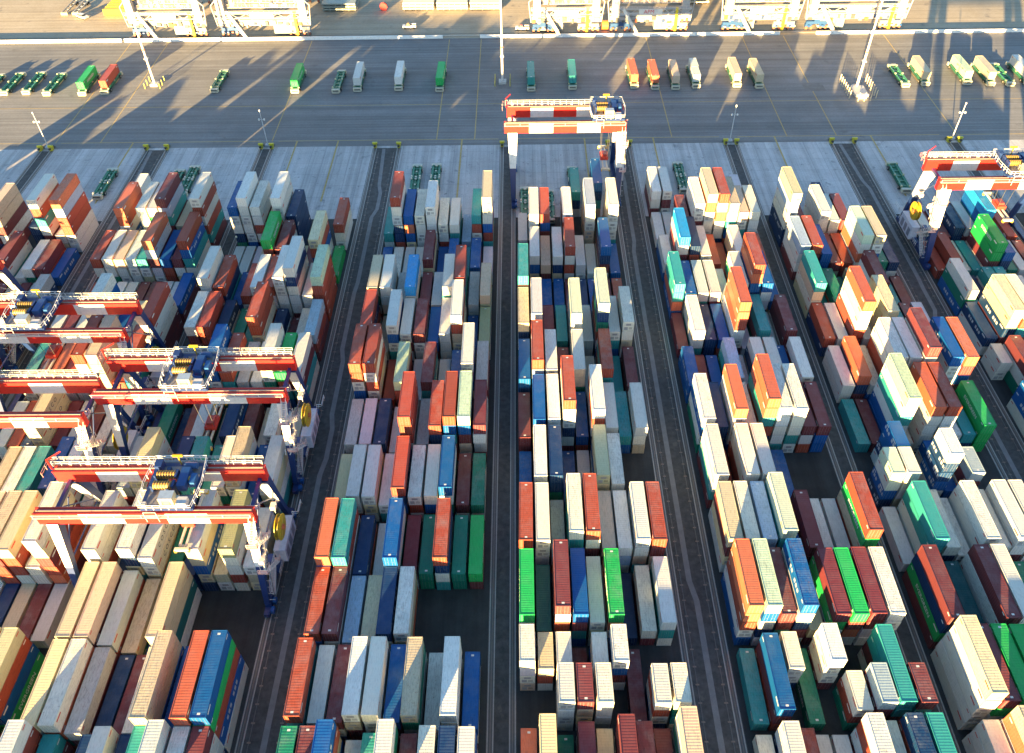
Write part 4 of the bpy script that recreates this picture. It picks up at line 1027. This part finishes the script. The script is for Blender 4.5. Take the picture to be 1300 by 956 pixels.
mb.box(-4.8, 4.8, -2.0, -1.6, .2, 2.6, (.78, .54, .01)); mb.box(-4.8, 4.8, 9.2, 9.6, .2, 2.6, (.78, .54, .01))
for s in (-1, 1): mb.box(s * 4.6 - .25, s * 4.6 + .25, -1.6, 9.2, .2, 2.2, (.70, .47, .01))
o = mb.build("lashing_cage", None, PAINT, (-161.0, 328.0, 0)); tag(o, "bright yellow steel cage rack lying on the quay at top left", "cage")
for x, c, lab in ((-182, (.30, .29, .27), 'grey trailer frame left of the small white car'), (-177.5, (.45, .43, .38), 'pale trailer frame behind the small white car'), (-153.5, (.22, .21, .2), 'dark trailer frame right of the yellow cage')):
    mb = MB()
    for s in (-.9, .9): mb.box(s - .15, s + .15, 0, 12.5, 1.0, 1.35, c)
    for y in (0, 3, 6, 9, 12): mb.box(-1.2, 1.2, y, y + .4, .9, 1.2, c)
    root = empty("trailer_frame", (x, 327.0, 0), lab, "trailer", "empty trailer frames on the quay"); mb.build("chassis", root)
    for y in (9.5, 11):
        for s in (-1.0, 1.0): w_ = MB(); w_.tube((s - .2, y, .5), (s + .2, y, .5), .5, (.03, .03, .03), 12); w_.build("wheel", root)
    mb = MB(); mb.box(-1.3, 1.3, -.5, 0, .2, 1.2, (.6, .5, .25)); mb.build("front_beam", root)
def car(x, y, rz, label, cat, pickup, body=(.70, .70, .69), accent=None):
    root = empty("pickup_truck" if pickup else "car", (x, y, 0), label, cat, None, rz)
    mb = MB(); mb.box(-2.6, 2.6, -.95, .95, .45, 1.0, body); mb.box(-2.55, -1.4, -.9, .9, 1.0, 1.12, body)
    if pickup:
        for s in (-1, 1): mb.box(.6, 2.6, s * .9 - .05, s * .9 + .05, 1.0, 1.35, body)
        mb.box(2.52, 2.6, -.9, .9, 1.0, 1.35, body); mb.box(.6, 2.5, -.85, .85, 1.0, 1.02, accent or (.1, .1, .1))
    mb.build("body", root)
    cb = MB(); x1 = .5 if pickup else 2.0
    cb.quad([(-1.5, -.85, 1.0), (-1.5, .85, 1.0), (-.9, .72, 1.65), (-.9, -.72, 1.65)][::-1], (.03, .04, .05)); cb.quad([(-.9, -.72, 1.65), (x1 - .3, -.72, 1.65), (x1 - .3, .72, 1.65), (-.9, .72, 1.65)], body)
    cb.quad([(x1, .85, 1.0), (x1, -.85, 1.0), (x1 - .3, -.72, 1.65), (x1 - .3, .72, 1.65)][::-1], (.03, .04, .05))
    for s in (-1, 1):
        p = [(-1.5, s * .85, 1.0), (x1, s * .85, 1.0), (x1 - .3, s * .72, 1.65), (-.9, s * .72, 1.65)]; cb.quad(p if s < 0 else p[::-1], (.05, .06, .07))
    cb.build("cabin", root)
    for wx in (-1.7, 1.7):
        for s in (-.88, .88): w_ = MB(); w_.tube((wx, s - .12, .36), (wx, s + .12, .36), .36, (.03, .03, .03), 12); w_.build("wheel", root)
    if accent: mb = MB(); mb.box(-.7, .0, -.6, .6, 1.66, 1.85, accent); mb.build("roof_beacon", root)
car(-42.1, 311.5, R(3), "small white pickup driving on the tan quay left of centre", "pickup truck", True, accent=(.6, .3, .05))
car(1.5, 309.0, R(-2), "white pickup with red load beside the middle quay crane", "pickup truck", True, accent=(.5, .08, .05))
car(-173.8, 324.2, R(150), "small white car parked before the trailer frames at top left", "car", False)
root = empty("hose_reel", (-53.9, 328.5, 0), "round red hose reel standing alone on the quay", "hose reel")
mb = MB(); mb.tube((0, -.5, 1.5), (0, -.35, 1.5), 1.5, (.45, .03, .03), 18); mb.tube((0, .35, 1.5), (0, .5, 1.5), 1.5, (.45, .03, .03), 18); mb.tube((0, -.35, 1.5), (0, .35, 1.5), .8, (.2, .05, .05), 14); mb.build("drum", root)
mb = MB(); mb.box(-1.2, 1.2, -.7, .7, 0, .15, (.3, .05, .05)); mb.build("stand", root)
root = empty("cable_drum", (33.0, 308.2, 0), "orange drum between the two middle quay cranes", "cable drum")
mb = MB(); mb.tube((-1.2, 0, 1.8), (1.2, 0, 1.8), 1.75, (.62, .16, .04), 16); mb.build("drum", root); mb = MB(); mb.box(-1.6, 1.6, -.8, .8, 0, .2, (.2, .2, .2)); mb.build("stand", root)
# dull square patches of shadowless wear: repair slabs round the mast feet
sheet("repair_patches", [(-131.5, -122.5, 260.0, 268.5), (-8.5, -2.5, 261.5, 268.5), (97, 104, 258, 264)], -.014, ground_material("patched_concrete", (.17, .17, .17), .03, .5))
